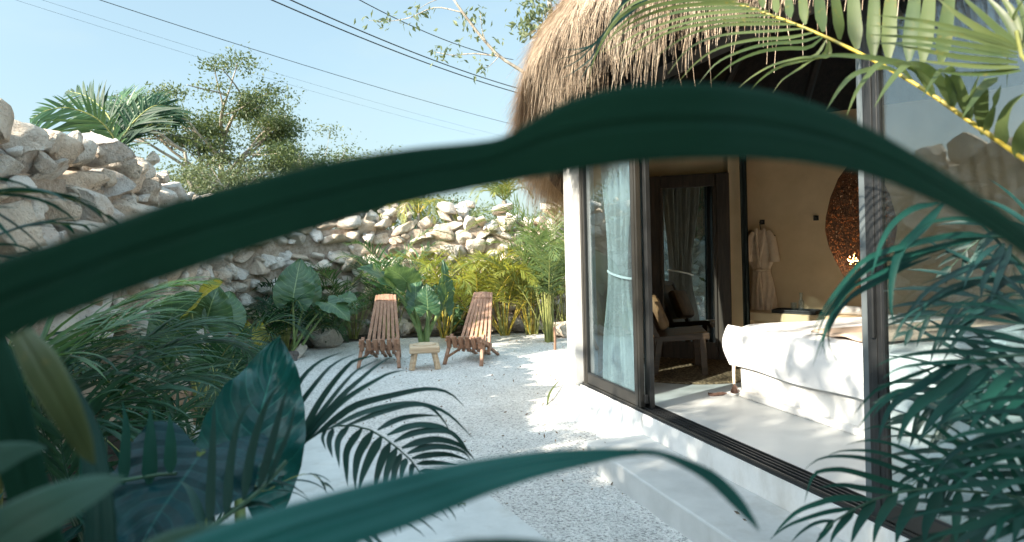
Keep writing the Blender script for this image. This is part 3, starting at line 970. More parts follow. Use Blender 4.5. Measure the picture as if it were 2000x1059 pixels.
# reed screen on the wall behind the viewer (it shows in the room's mirror)
rf = wthing("reed_fence", "red reed screen standing on the stone wall, seen in the leaning mirror", "fence", (-3.7, -2.2, 0))
n = 200
ys = np.linspace(-4.3, 0.2, n)
C_ = np.zeros((n, 4, 3)); C_[:, :, 0] = -3.78 + RNG.normal(0, 0.015, (n, 1)); C_[:, :, 1] = ys[:, None] + RNG.normal(0, .012, (n, 4))
C_[:, :, 2] = 2.5 + np.linspace(0, 1.5, 4)[None] * RNG.uniform(.85, 1.1, (n, 1))
V, Q = strips(C_, np.tile(np.array([0, 1., 0]), (n, 4, 1)), np.tile(np.array([1., 0, 0]), (n, 4, 1)), np.full((n, 4), .012), 0.8)
np_mesh("reeds", V, Q, M['reed'], rf)
MB().bar((-3.80, -4.3, 2.8), (-3.80, 0.2, 2.8), .03, .03).bar((-3.80, -4.3, 3.6), (-3.80, 0.2, 3.6), .03, .03).build("rail", M['brownwood'], rf)

# ------------------------------------------------------------------ the thatched house
house = wthing("thatched_house", "white plastered villa with shaggy thatched roof and sliding glass front", "house", tuple(H(1.5, 2.0)))
IN = [H(-0.06, 0.10), Vector((1.22, 8.02, 0)), Vector((1.50, 8.03, 0)), Vector((2.56, 7.56, 0)), Vector((2.47, 8.13, 0)), Vector((4.40, 6.48, 0)), Vector((5.35, 5.0, 0)), Vector((5.45, 2.1, 0)), Vector((4.9, 0.2, 0)), H(7.2, 0.1)]
ctr = H(2.2, 2.2)
WT = 2.98
def wall_piece(p, q, mat, z0=FL, z1=WT, th=0.16):
    p, q = Vector(p), Vector(q)
    t = (q - p).normalized(); o = Vector((t.y, -t.x, 0))
    if (ctr - p).dot(o) > 0: o = -o
    poly = [p, q, q + o * th, p + o * th]
    return MB().prism([(v.x, v.y) for v in poly], z0, z1).build("wall", mat, house)
for i in range(len(IN) - 1):
    wall_piece(IN[i], IN[i + 1], M['ochre'])
# white pilaster at the corner, front wall beyond the glass
MB().box(H(-0.085, 0.05, (FL + WT) / 2), (0.165, 0.26, WT - FL), ROTH, 0.02).build("wall", M['plaster'], house)
MB().box(H(6.45, 0.06, (FL + WT) / 2), (1.6, 0.2, WT - FL), ROTH, 0.01).build("wall", M['plaster'], house)
# plinth and floor
base_poly = [H(-0.16, -0.01), H(7.4, -0.01)] + [Vector((5.1, -0.1, 0)), Vector((5.7, 2.1, 0)), Vector((5.6, 5.1, 0)), Vector((4.5, 6.75, 0)), Vector((2.5, 8.4, 0)), Vector((1.1, 8.25, 0))]
MB().prism([(v.x, v.y) for v in base_poly], -0.05, FL - 0.006).build("plinth", M['plaster'], house)
fl_poly = [H(-0.05, 0.175), H(7.2, 0.175)] + IN[-2:0:-1]
MB().add([(v.x, v.y, FL) for v in fl_poly], [tuple(range(len(fl_poly)))]).build("floor", M['floor'], house)
# flared rough plaster at the foot of the first panel
sk = []
ns_, nz_ = 46, 9
for i in range(ns_):
    a = -0.19 + (1.36) * i / (ns_ - 1)
    for j in range(nz_):
        z = FL - 0.005 - (FL + 0.03) * j / (nz_ - 1)
        f = (j / (nz_ - 1)) ** 2.4
        wob = 0.5 + 0.5 * sin(a * 9 + 1.2) * sin(a * 23 + .4)
        fo = 0.012 + f * (0.05 + 0.20 * wob) * (1.0 if a < 0.85 else max(0.0, (1.17 - a) / 0.32) * 0.8 + 0.1)
        sk.append(H(a, -fo + 0.006 * sin(a * 40 + z * 30), z))
MB().add(sk, [(i * nz_ + j, (i + 1) * nz_ + j, (i + 1) * nz_ + j + 1, i * nz_ + j + 1) for i in range(ns_ - 1) for j in range(nz_ - 1)]).build("plaster_skirt", M['plaster'], house, True)
MB().box(H(-0.205, 0.06, FL / 2 - .02), (0.07, 0.30, FL + .03), ROTH, 0.03, 1.5).build("plaster_skirt", M['plaster'], house, True)
# step
MB().box(H(1.18 + 3.0, -0.265, 0.058), (6.0, 0.51, 0.204), ROTH, 0.012).build("step", M['concrete'], house)
# sliding track
tr = MB()
tr.box(H(3.55, 0.085, FL + 0.000), (7.1, 0.175, 0.016), ROTH, 0.003)
tk = tr.build("door_track", M['black'], house)
for b in (0.008, 0.05, 0.085, 0.12, 0.160):
    MB().box(H(3.5, b, FL + 0.0155), (7.0, 0.010, 0.016), ROTH, 0.002).build("rail", M['black'] if b > 0.01 else M['frame'], tk)
# header over the glass
MB().box(H(3.2, 0.085, 2.99), (7.1, 0.24, 0.16), ROTH, 0.004).build("header_beam", M['shadepole'], house)

def panel(a0, a1, b, st=0.085, matL=None, matR=None, top=2.91, handle=None, wl=None, wr=None):
    z0 = FL + 0.024
    fr = MB()
    fr.box(H((a0 + a1) / 2, b, z0 + 0.045), (a1 - a0 - 0.004, 0.036, 0.09), ROTH, 0.004)
    d = fr.build("sliding_door", M['frame'], house)
    MB().box(H((a0 + a1) / 2, b, top - 0.035), (a1 - a0 - 0.004, 0.036, 0.07), ROTH, 0.004).build("top_rail", M['frame'], d)
    wl, wr = wl or st, wr or st
    for x, mt, ww in ((a0 + wl / 2, matL, wl), (a1 - wr / 2, matR, wr)):
        sm = MB().box(H(x, b, (z0 + top) / 2), (ww, 0.041, top - z0 + 0.004), ROTH, 0.004)
        sm.box(H(x, b - 0.021, (z0 + top) / 2), (ww * 0.35, 0.010, top - z0 - 0.01), ROTH, 0.002)
        sm.build("stile", mt or M['frame'], d)
    MB().box(H((a0 + wl + a1 - wr) / 2, b, (z0 + 0.09 + top - 0.07) / 2), (a1 - a0 - wl - wr + 0.01, 0.006, top - z0 - 0.165), ROTH).build("pane", M['glass'], d)
    gk = MB()
    zc = (z0 + 0.09 + top - 0.07) / 2; hh = top - z0 - 0.165
    gk.box(H(a0 + wl + 0.006, b - 0.012, zc), (0.012, 0.012, hh), ROTH)
    gk.box(H(a1 - wr - 0.006, b - 0.012, zc), (0.012, 0.012, hh), ROTH)
    gk.box(H((a0 + a1) / 2, b - 0.012, z0 + 0.097), (a1 - a0 - wl - wr - 0.026, 0.012, 0.012), ROTH)
    gk.build("gasket", M['black'], d)
    if handle is not None:
        MB().box(H(handle, b - 0.032, FL + 1.02), (0.025, 0.022, 0.30), ROTH, 0.005).build("handle", M['black'], d)
    return d
P1 = LB / 3
panel(0.015, P1, 0.03, matR=M['frame'])
MB().box(H(P1 - 0.01, 0.10, (FL + 2.93) / 2), (0.09, 0.04, 2.59), ROTH, 0.004).build('door_post', M['black'], house)
MB().box(H(LB - 0.022, 0.10, (FL + 2.93) / 2), (0.105, 0.04, 2.59), ROTH, 0.004).build('door_post', M['paleframe'], house)
panel(LB + 0.03, LB + 0.03 + P1, 0.03, matL=M['black'], handle=LB + 0.075)
panel(LB + 0.02 + P1, LB + 0.02 + 2 * P1, 0.10)
# little latch box at the foot of the stile
MB().box(H(P1 + 0.01, 0.055, FL + 0.09), (0.03, 0.03, 0.07), ROTH, 0.005).build("latch", M['black'], house)

# ---- roof: a shaggy thatch shell over a rounded plan
def plan(th, grow=0.0):
    c, s_ = np.cos(th), np.sin(th)
    e = 0.76
    a = 1.95 + (3.86 + grow) * np.sign(c) * np.abs(c) ** e
    b = 2.20 + (2.95 + grow) * np.sign(s_) * np.abs(s_) ** e
    return a, b
def roofpt(th, s, grow=0.0, dz=0.0):
    a, b = plan(th, grow)
    ra = np.clip(a, 1.9, 2.9); rb = 2.2
    k = np.clip(s, -0.2, 1)
    kin = np.where(k > 0, np.abs(k) ** 1.02, k * 0.25)
    aa = a + (ra - a) * kin; bb = b + (rb - b) * kin
    ze = 3.22 - 0.83 * np.clip((0.8 - a) / 2.2, 0, 1) ** 0.8
    zz = ze + (6.4 - ze) * np.where(k > 0, np.abs(k) ** 0.90, k * 1.0) + dz
    x = A.x + U.x * aa + NN.x * bb; y = A.y + U.y * aa + NN.y * bb
    return np.stack([x, y, zz], -1)
nt_, ns_ = 120, 22
TH, SS = np.meshgrid(np.linspace(0, 2 * pi, nt_), np.linspace(0, 1, ns_), indexing='ij')
outer = roofpt(TH, SS)
inner = roofpt(TH, SS, -0.25, -0.34)
n0 = nt_ * ns_
ii = (np.arange(nt_ - 1)[:, None] * ns_ + np.arange(ns_ - 1)[None]).ravel()
Qo = np.stack([ii, ii + 1, ii + ns_ + 1, ii + ns_], 1)
ee = np.arange(nt_ - 1) * ns_
Qe = np.stack([ee, ee + ns_, ee + ns_ + n0, ee + n0], 1)
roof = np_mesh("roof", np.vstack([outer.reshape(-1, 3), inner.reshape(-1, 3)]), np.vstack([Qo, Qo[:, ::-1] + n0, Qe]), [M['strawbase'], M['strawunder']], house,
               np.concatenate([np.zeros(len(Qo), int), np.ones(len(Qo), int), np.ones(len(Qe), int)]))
def straw(name, th, s, L, lift, width, seg=4, jitter=0.16, hang=None, mat=None, clump_=0.0, start_in=0.0):
    n = len(th)
    p0 = roofpt(th, s)
    p1 = roofpt(th, s - 0.05)
    down = nrm(p1 - p0)
    q = roofpt(th + 0.01, s); tng = nrm(q - p0)
    nor = nrm(np.cross(tng, down))
    cen = np.array(list(H(2.0, 2.2, 4.0)))
    flip = np.sign(np.sum(nor * (p0 - cen), 1)); flip[flip == 0] = 1
    nor = nor * flip[:, None]
    p0 = p0 - nor * start_in[:, None] if hasattr(start_in, '__len__') else p0 + nor * 0.01
    swirl = jitter * np.sin(th * 31 + s * 17)[:, None] * 0.7
    d = nrm(down + tng * (RNG.normal(0, jitter, (n, 1)) + swirl) + nor * (lift + RNG.normal(0, 0.10, (n, 1))))
    C = np.zeros((n, seg + 1, 3)); Dd = np.zeros_like(C)
    cur, dd = p0.copy(), d.copy()
    for j in range(seg + 1):
        C[:, j] = cur; Dd[:, j] = dd
        cur = cur + dd * (L / seg)[:, None]
        g = 0.10 if hang is None else hang
        dd = nrm(dd + np.array([0, 0, -g]) + RNG.normal(0, 0.10, (n, 3)))
    Wd = nrm(np.cross(Dd, nor[:, None] * np.ones((1, seg + 1, 1))))
    Nn = np.cross(Wd, Dd)
    wd = width[:, None] * np.linspace(1, 0.35, seg + 1)[None]
    V, Q = strips(C, Wd, Nn, wd, 0.3)
    return np_mesh(name, V, Q, mat or M['straw'], roof)
# most of it on the two sides the garden sees (th from pi*0.75 to pi*2.05)
def th_s(n):
    th = np.where(RNG.random(n) < 0.85, RNG.uniform(0.72 * pi, 1.85 * pi, n), RNG.uniform(0, 2 * pi, n))
    return th
n = 95000
straw("thatch", th_s(n), RNG.random(n) ** 1.5 * 0.93, RNG.uniform(0.14, 0.42, n), 0.15, RNG.uniform(0.0015, 0.0040, n))
n = 2200
straw("loose_straw", th_s(n), RNG.random(n) ** 1.6 * 0.8, RNG.uniform(0.12, 0.40, n), 0.42, RNG.uniform(0.002, 0.005, n), jitter=0.4, hang=0.2)
n = 19000
straw("fringe", th_s(n), RNG.uniform(-0.012, 0.05, n), RNG.uniform(0.18, 0.58, n), 0.0, RNG.uniform(0.0014, 0.0034, n), hang=0.30, start_in=RNG.uniform(0.0, 0.36, n))
n = 420
straw("hanging_straw", RNG.uniform(1.15 * pi, 1.75 * pi, n), RNG.uniform(-0.02, 0.03, n), RNG.uniform(0.35, 0.8, n), 0.05, RNG.uniform(0.0018, 0.0035, n), seg=7, jitter=0.25, hang=0.35, start_in=RNG.uniform(0.0, 0.3, n))
# rafters under the thatch
for k in range(14):
    th = 2 * pi * k / 14 + 0.1
    p, q = roofpt(np.array(th), np.array(0.0), -0.4, -0.45), roofpt(np.array(th), np.array(0.95), -0.4, -0.5)
    MB().tube([p, (p + q) / 2, q], [0.05, 0.045, 0.035], 7).build("rafter", M['shadepole'], roof, True)

# ------------------------------------------------------------------ inside the room
# leaning mirror
MR, ML = Vector((2.40, 7.50, 0)), Vector((1.575, 7.845, 0))
mt = (MR - ML).normalized(); mo = Vector((mt.y, -mt.x, 0))
if mo.y > 0: mo = -mo
mh = 2.06
lean = 0.10
mup = (Vector((0, 0, mh)) - mo * lean).normalized()
mnor = mt.cross(mup)
if mnor.y > 0: mnor = -mnor
MM = Matrix((mt, -mnor, mup)).transposed()
mw = (MR - ML).length
mir = wthing("standing_mirror", "tall mirror in a broad dark rough wooden frame leaning on the wall", "mirror", (2.0, 7.65, FL))
mc = (ML + MR) / 2 + Vector((0, 0, FL + 0.005)) + mup * mh / 2 + mo * 0.10
fw = 0.145
fr = MB()
for sx in (-1, 1):
    fr.box(mc + mt * sx * (mw / 2 - fw / 2), (fw, 0.06, mh), MM, 0.012)
fr.box(mc + mup * (mh / 2 - fw / 2), (mw - 2 * fw - .004, 0.055, fw), MM, 0.012)
fr.box(mc - mup * (mh / 2 - fw / 2 - 0.02), (mw - 2 * fw - .004, 0.055, fw + 0.06), MM, 0.012)
for sx in (-1, 1):     # a carved inner moulding
    fr.box(mc + mt * sx * (mw / 2 - fw - 0.012) + mnor * 0.036, (0.03, 0.02, mh - 2 * fw), MM, 0.006)
fr.build("frame", M['darkwood'], mir)
MB().box(mc + mnor * 0.008 + mup * 0.02, (mw - 2 * fw - 0.01, 0.008, mh - 2 * fw - 0.03), MM).build("mirror_glass", M['mirror'], mir)

def curtain(name, label, p0, p1, ztop, zbot, mat, folds=9, amp=0.035, tie=None, group=None, tiemat=None, flare=1.0):
    """Hanging cloth from p0 to p1; tie=(z, squeeze, towards 0..1)."""
    p0, p1 = Vector(p0), Vector(p1)
    t = (p1 - p0); L = t.length; t.normalize(); o = Vector((t.y, -t.x, 0))
    nu, nz = folds * 10, 46
    cth = wthing(name, label, "curtain", tuple(Vector((p0.x, p0.y, zbot))), group)
    V = []
    for j in range(nz + 1):
        z = zbot + (ztop - zbot) * j / nz
        if tie:
            dz = (z - tie[0])
            k = 1 - (1 - tie[1]) * math.exp(-(dz / (0.55 if dz < 0 else 0.75)) ** 2)
            if dz < 0: k *= flare
        else: k = 1
        for i in range(nu + 1):
            u = i / nu
            uu = (u - (tie[2] if tie else 0.5)) * k + (tie[2] if tie else 0.5)
            f = amp * (0.6 + 0.6 * k) * sin(u * folds * 2 * pi + 0.7 * sin(z * 1.3 + u * 5)) + 0.012 * sin(u * 31 + z * 2)
            V.append(p0 + t * (uu * L) + o * f + Vector((0, 0, z)))
    Fs = [(j * (nu + 1) + i, j * (nu + 1) + i + 1, (j + 1) * (nu + 1) + i + 1, (j + 1) * (nu + 1) + i) for j in range(nz) for i in range(nu)]
    MB().add(V, Fs).build("cloth", mat, cth, True)
    if tie:
        w = L * tie[1] * 0.5
        c = p0 + t * (tie[2] * L + (0.5 - tie[2]) * tie[1] * L) + Vector((0, 0, tie[0]))
        pts = [c + t * (w * 1.12 * cos(a)) + o * (amp * 1.7 * sin(a)) + Vector((0, 0, -0.03 * cos(a))) for a in np.linspace(0, 2 * pi, 25)]
        MB().tube(pts, 0.012, 6, False).build("tieback_rope", tiemat or M['linen'], cth, True)
    return cth
curtain("white_curtain", "white linen curtain tied back with rope behind the folding glass corner", H(0.05, 0.24), H(0.72, 0.24), 2.86, FL + 0.03, M['sheer'], 8, 0.04, (1.36, 0.55, 0.45), tiemat=M['linen'], flare=1.0)
curtain("dark_curtain", "narrow dark teal curtain hanging between the mirror and the bathrobe", Vector((2.49, 7.42, 0)), Vector((2.56, 7.40, 0)), 2.86, FL + 0.03, M['teal'], 2, 0.02)
curtain("grey_curtain", "grey linen curtain hanging gathered at the far end of the glass front", H(4.7, 0.3), H(5.4, 0.3), 2.86, FL + 0.03, M['robe'], 7, 0.04)

# robe wall helpers
W0, W1 = Vector((2.47, 8.13, 0)), Vector((4.40, 6.48, 0))
wt_ = (W1 - W0).normalized(); wo = Vector((-wt_.y, wt_.x, 0))
if wo.y > 0: wo = -wo
RW = Matrix((wt_, -wo, Vector((0, 0, 1)))).transposed()
def on_wall(px, py, out=0.0):
    X, Y = unroll(px, py)
    r = X / F
    # (W0+wo*out + wt*s): x = r*y
    q = W0 + wo * out
    s = (r * q.y - q.x) / (wt_.x - r * wt_.y)
    p = q + wt_ * s
    return Vector((p.x, p.y, EYE - Y / F * p.y))
def hook(px, py, label):
    c = on_wall(px, py, 0.0)
    h = wthing("wall_hook", label, "hook", tuple(c), "black wall hooks")
    b = MB().box(c + wo * 0.006, (0.055, 0.012, 0.055), RW, 0.004)
    b.build("plate", M['black'], h)
    MB().tube([c + wo * 0.012, c + wo * 0.05, c + wo * 0.062 + Vector((0, 0, 0.02))], 0.010, 8).build("peg", M['black'], h, True)
    return c
hc = hook(1489, 434, "small black wall hook holding the bathrobe hanger")
hook(1594, 426, "empty small black wall hook on the ochre wall")
# hanger
hg = wthing("coat_hanger", "dark clothes hanger inside the collar of the bathrobe", "hanger", tuple(hc))
hk = hc + wo * 0.055
sh = hk + Vector((0, 0, -0.10))
MB().tube([hk + Vector((0, 0, 0.012)) + wt_ * 0.012, hk + Vector((0, 0, 0.022)), hk + Vector((0, 0, 0.0)) - wt_ * 0.012, sh], 0.005, 6).build("hook", M['black'], hg, True)
MB().tube([sh - wt_ * 0.16 + Vector((0, 0, -0.06)), sh, sh + wt_ * 0.16 + Vector((0, 0, -0.06))], 0.009, 6).build("shoulder_bar", M['brownwood'], hg, True)
# robe
rb = wthing("bathrobe", "natural linen bathrobe with belt hanging from a black wall hook", "bathrobe", tuple(hc + Vector((0, 0, -1.1))))
def robe_prof(z):      # z: 0 top of shoulders .. 1 hem -> left, right half extents in m
    zs = [0, .04, .10, .22, .32, .37, .405, .44, .48, .56, .75, .9, 1.0]
    ws = [.05, .100, .122, .128, .122, .112, .098, .084, .086, .104, .130, .142, .147]
    return np.interp(z, zs, ws)
nu, nz = 60, 60
V = []
top = sh + Vector((0, 0, 0.015))
Hr = 1.02
for j in range(nz + 1):
    z = j / nz
    w = robe_prof(z)
    fold_amp = 0.004 + 0.010 * abs(z - 0.5) * 2
    for i in range(nu + 1):
        a = 2 * pi * i / nu
        x = w * cos(a) * 1.18
        dpt = 0.042 * (0.7 + 0.5 * z)
        y = dpt * sin(a)
        fl = fold_amp * sin(cos(a) * 11 + (z - 0.45) * cos(a) * 16 + 1.2 * sin(z * 9)) * (0.4 if z < .08 else 1)
        zz = -z * Hr + (0.03 * abs(cos(a)) * -1.0 if z < .12 else 0) + (0.02 * sin(a * 3 + 1) if z > .97 else 0)
        V.append(top + wt_ * (x + 0.004 * sin(z * 11)) + wo * (y + (fl if sin(a) > -0.2 else 0) + 0.0) + Vector((0, 0, zz)))
Fs = [(j * (nu + 1) + i, j * (nu + 1) + i + 1, (j + 1) * (nu + 1) + i + 1, (j + 1) * (nu + 1) + i) for j in range(nz) for i in range(nu)]
MB().add(V, Fs).build("robe_body", M['robe'], rb, True)
for s_ in (-1, 1):
    sl_ = MB().tube([top + wt_ * s_ * 0.075 + Vector((0, 0, -.025)), top + wt_ * s_ * 0.120 + Vector((0, 0, -.10)) + wo * .005, top + wt_ * s_ * 0.140 + Vector((0, 0, -.24)) + wo * .008, top + wt_ * s_ * 0.148 + Vector((0, 0, -.365)) + wo * .008], [.032, .046, .056, .060], 16, False)
    sl_.build("sleeve", M['robe'], rb, True)
bz = -0.455 * Hr
pts = [top + wt_ * (0.098 * cos(a)) + wo * (0.055 * sin(a) + 0.004) + Vector((0, 0, bz + 0.012 * cos(a))) for a in np.linspace(0, 2 * pi, 30)]
bl = MB().tube(pts, 0.014, 6, False)
kn = top + wo * 0.062 + Vector((0, 0, bz)) - wt_ * 0.01
bl.tube([kn + wt_ * 0.03, kn, kn - wt_ * 0.03], [0.012, 0.022, 0.012], 7)
bl.tube([kn, kn + wt_ * 0.02 + Vector((0, 0, -.2)) + wo * .006, kn + wt_ * 0.035 + Vector((0, 0, -.46))], [0.013, 0.014, 0.016], 6)
bl.tube([kn, kn - wt_ * 0.025 + Vector((0, 0, -.2)) + wo * .006, kn - wt_ * 0.02 + Vector((0, 0, -.50))], [0.013, 0.014, 0.016], 6)
bl.build("belt", M['robe'], rb, True)
cl = MB()
for s_ in (-1, 1):
    cl.tube([top + wt_ * s_ * 0.045 + wo * 0.02 + Vector((0, 0, 0.01)), top + wt_ * s_ * 0.035 + wo * 0.05 + Vector((0, 0, -.16)), kn + wt_ * s_ * -0.01 + wo * -0.004 + Vector((0, 0, .04))], [0.017, 0.02, 0.012], 7)
cl.build("collar", M['robe'], rb, True)

# masonry shelf with tray, glasses and towel
ST = 0.835
sf = wthing("wall_shelf", "pale plastered shelf along the ochre wall below the bathrobe", "shelf", tuple(W0 + Vector((0, 0, FL))))
s0, s1 = -0.25, 2.55
mid = W0 + wt_ * (s0 + s1) / 2
MB().box(mid + wo * 0.185 + Vector((0, 0, ST - 0.045)), (s1 - s0, 0.37, 0.09), RW, 0.008).build("top", M['ochre'], sf)
for q in (0.35, 1.9):
    MB().box(W0 + wt_ * q + wo * 0.15 + Vector((0, 0, (FL + ST - 0.09) / 2)), (0.10, 0.30, ST - 0.09 - FL), RW, 0.01).build("support", M['ochre'], sf)
def on_shelf(px, out):
    p = on_wall(px, 600, out); return Vector((p.x, p.y, ST))
tp = on_shelf(1556, 0.22)
ty = wthing("serving_tray", "black serving tray on the plastered shelf", "tray", tuple(tp))
b = MB().box(tp + Vector((0, 0, 0.008)), (0.46, 0.24, 0.012), RW, 0.003)
for sx, sy, lx, ly in ((0, 1, .46, .012), (0, -1, .46, .012), (1, 0, .012, .216), (-1, 0, .012, .216)):
    b.box(tp + wt_ * sx * .224 + wo * sy * .114 + Vector((0, 0, .027)), (lx, ly, .025), RW, 0.003)
b.build("tray_body", M['black'], ty)
for px, r, h, nm, lb in ((1550, 0.032, 0.095, "drinking_glass", "short empty drinking glass on the black tray beside the carafe"), (1565, 0.030, 0.205, "glass_carafe", "tall slim glass carafe on the black tray")):
    p = on_shelf(px, 0.2); p.z = ST + 0.0145
    g = MB()
    if h > .15: g.lathe([(0.0, 0), (r, 0), (r * 1.05, .02), (r * 1.05, .10), (r * .55, .14), (r * .5, .17), (r * .75, h), (r * .68, h), (r * .42, .17), (r * .47, .14), (r * .97, .10), (r * .95, .02), (0, .012)], p)
    else: g.lathe([(0, 0), (r * .9, 0), (r, h), (r * .93, h), (r * .84, .012), (0, .012)], p)
    o = g.build(nm, M['clear'], None, True); tag(o, lb, "glass" if h < .15 else "carafe")
pt = on_shelf(1662, 0.16); pt.z = ST + 0.048
tw = MB()
prof = [(0.012 + 0.0033 * k / 2.0, k * 2 * pi / 14) for k in range(14 * 3)]
tw.tube([pt - wt_ * 0.13, pt - wt_ * .12, pt + wt_ * 0.12, pt + wt_ * 0.13], [0.038, 0.047, 0.047, 0.038], 16)
tag(tw.build("rolled_towel", M['linen'], None, True), "grey white towel rolled up at the end of the plastered shelf", "towel")

# woven pendant lamp
pc = P(1680, 440, 6.0)
lp = wthing("pendant_lamp", "big woven brown lampshade glowing low down, hanging over the bed", "pendant lamp", tuple(pc))
prof = [(0.03, .58), (.10, .53), (.19, .42), (.27, .25), (.315, .08), (.325, -.03), (.30, -.16), (.25, -.28), (.19, -.40), (.13, -.50), (.085, -.55)]
nsg, npz = 240, 110
zz = np.linspace(0, 1, npz)
pr_ = np.array([(np.interp(t, np.linspace(0, 1, len(prof)), [p[0] for p in prof]), np.interp(t, np.linspace(0, 1, len(prof)), [p[1] for p in prof])) for t in zz])
wv = MB()
V, Qs = [], []
for i in range(npz):
    for k in range(nsg):
        a = 2 * pi * k / nsg
        r = pr_[i, 0] * 0.86 + 0.003 * ((k % 2) * 2 - 1) * ((i % 2) * 2 - 1)
        V.append((pc.x + r * cos(a), pc.y + r * sin(a), pc.z + pr_[i, 1]))
for i in range(npz - 1):
    for k in range(nsg):
        if random.random() < 0.13: continue     # gaps of the weave
        k2 = (k + 1) % nsg
        Qs.append((i * nsg + k, i * nsg + k2, (i + 1) * nsg + k2, (i + 1) * nsg + k))
wv.add(V, Qs).build("lamp_shade", M['rattan'], lp, True)
MB().lathe([(0, -.05), (.035, -.03), (.045, 0), (.035, .035), (.016, .06), (0, .07)], pc + Vector((-0.10, -0.05, -.30)), 14).build("bulb", M['bulb'], lp, True)
MB().tube([pc + Vector((0, 0, .57)), pc + Vector((0, 0, 2.2))], 0.008, 6).build("cord", M['black'], lp, True)
pl_d = bpy.data.lights.new("lamp_glow", 'POINT'); pl_d.energy = 7; pl_d.color = (1.0, 0.52, 0.2); pl_d.shadow_soft_size = 0.04
pl = link("lamp_glow", pl_d); pl.location = pc + Vector((-0.10, -0.05, -0.24))

# bed
bc = G(1441, 770, FL)                      # foot corner on the floor, garden side
def BD(a, b, z): 
    p = bc + U * a + NN * b
    return Vector((p.x, p.y, z))
bd = wthing("platform_bed", "large bed on a white masonry platform with a thick white duvet", "bed", tuple(bc))
MB().box(BD(1.08, 0.92, FL + 0.145), (2.12, 1.82, 0.29), ROTH, 0.02).build("bed_base", M['plaster'], bd)
MB().box(BD(1.07, 0.90, FL + 0.025), (2.20, 1.90, 0.05), ROTH, 0.012).build("bed_plinth", M['plaster'], bd)
def soft_box(a0, a1, b0, b1, z0, z1, na=70, nb=60, rnd=0.14, puff=0.03, wr=0.007, seed=1, hem=0.008):
    """A duvet: rounded slab with hanging sides, folds and a wavy hem."""
    V = []
    La, Lb, Hh = a1 - a0, b1 - b0, z1 - z0
    def prof(u, Ln):              # u 0..1 over [side, top, side]
        d = u * (Ln + 2 * Hh)
        if d < Hh: return 0.0, z0 + d
        if d > Hh + Ln: return Ln, z1 - (d - Hh - Ln)
        return d - Hh, z1
    for i in range(na + 1):
        xa, za = prof(i / na, La)
        for j in range(nb + 1):
            xb, zb = prof(j / nb, Lb)
            z = min(za, zb)
            da = min(xa, La - xa); db = min(xb, Lb - xb)
            rr = rnd
            k = 0
            for dd in (da, db):
                if dd < rr: k += rr - math.sqrt(max(rr * rr - (rr - dd) ** 2, 0))
            zt = z - min(k, rr * 1.4) * (1 if z > z1 - 1e-6 else 0)
            side = (z1 - z) / Hh
            bul = 0.035 * sin(pi * min(side, 1)) if side > 0 else 0
            oa = (-1 if xa == 0 else 1 if xa == La else 0) * (bul + 0.006 * sin(xb * 4 + z * 9) * side)
            ob = (-1 if xb == 0 else 1 if xb == Lb else 0) * (bul + 0.007 * sin(xa * 3.7 + z * 8) * side)
            wv_ = wr * (sin(xa * 6.3 + 1.4 * sin(xb * 4)) * sin(xb * 5.1 + xa * 2)) * (1 if side == 0 else .4)
            hm = hem * sin((xa + xb) * 5.5) if side > .97 else 0
            V.append(BD(a0 + xa + oa, b0 + xb + ob, zt + wv_ + hm))
    return V, [(i * (nb + 1) + j, i * (nb + 1) + j + 1, (i + 1) * (nb + 1) + j + 1, (i + 1) * (nb + 1) + j) for i in range(na) for j in range(nb)]
V, Fs = soft_box(-0.05, 2.0, -0.05, 1.85, FL + 0.25, FL + 0.60)
dv = MB().add(V, Fs).build("duvet", M['linen'], bd, True)
MB().box(BD(1.08, 0.92, FL + 0.37), (2.04, 1.72, 0.16), ROTH, 0.05).build("mattress", M['linen'], bd)
for q in (0.5, 1.35):
    MB().box(BD(2.02, q, FL + 0.68), (0.42, 0.70, 0.18), ROTH, 0.08).build("pillow", M['linen'], bd, True)
# sand throw lying over the bed
tv = MB()
V = []
na, nb = 26, 60
for i in range(na + 1):
    for j in range(nb + 1):
        a = 0.78 + 0.62 * i / na + 0.015 * sin(j * .5); b = 0.10 + 1.66 * j / nb
        e = min(b - 0.0, 1.85 - b)
        V.append(BD(a, b, FL + 0.622 + 0.008 * sin(a * 24 + b * 3) + 0.006 * sin(b * 11) - 0.07 * max(0, 1 - e / 0.16) ** 2))
tv.add(V, [(i * (nb + 1) + j, i * (nb + 1) + j + 1, (i + 1) * (nb + 1) + j + 1, (i + 1) * (nb + 1) + j) for i in range(na) for j in range(nb)])
th_ = tv.build("bed_throw", M['throw'], None, True)
sd = th_.modifiers.new("thick", 'SOLIDIFY'); sd.thickness = 0.014; sd.offset = 1
tag(th_, "sand coloured woven throw lying across the white bed", "blanket")
# tassels
tsl = wthing("corner_tassel", "brown yarn tassel on a pale cord hanging down the bed corner", "tassel", tuple(bc))
tb = P(1434, 764, 5.78); ta = P(1434, 690, 5.86)
MB().tube([ta, (ta + tb) / 2 + Vector((-.012, -.02, 0)), tb + Vector((0, 0, .06))], [0.018, 0.013, 0.011], 9).build("cord", M['robe'], tsl, True)
n = 170
def tassel(o, spread, L, d0):
    C = np.zeros((n, 5, 3)); dd = nrm(np.array(d0)[None] + RNG.normal(0, spread, (n, 3))); cur = np.tile(np.array(o), (n, 1)).astype(float)
    for j in range(5):
        C[:, j] = cur; cur = cur + dd * L / 4; dd = nrm(dd + np.array([0, 0, -0.25]))
        cur[:, 2] = np.maximum(cur[:, 2], FL + 0.006 + RNG.random(n) * .012)
    Wd = nrm(np.cross(np.gradient(C, axis=1), np.array([0.3, -1, 0.2]))); Nn = np.cross(Wd, nrm(np.gradient(C, axis=1)))
    return strips(C, Wd, Nn, np.full((n, 5), 0.0028), 0.5)
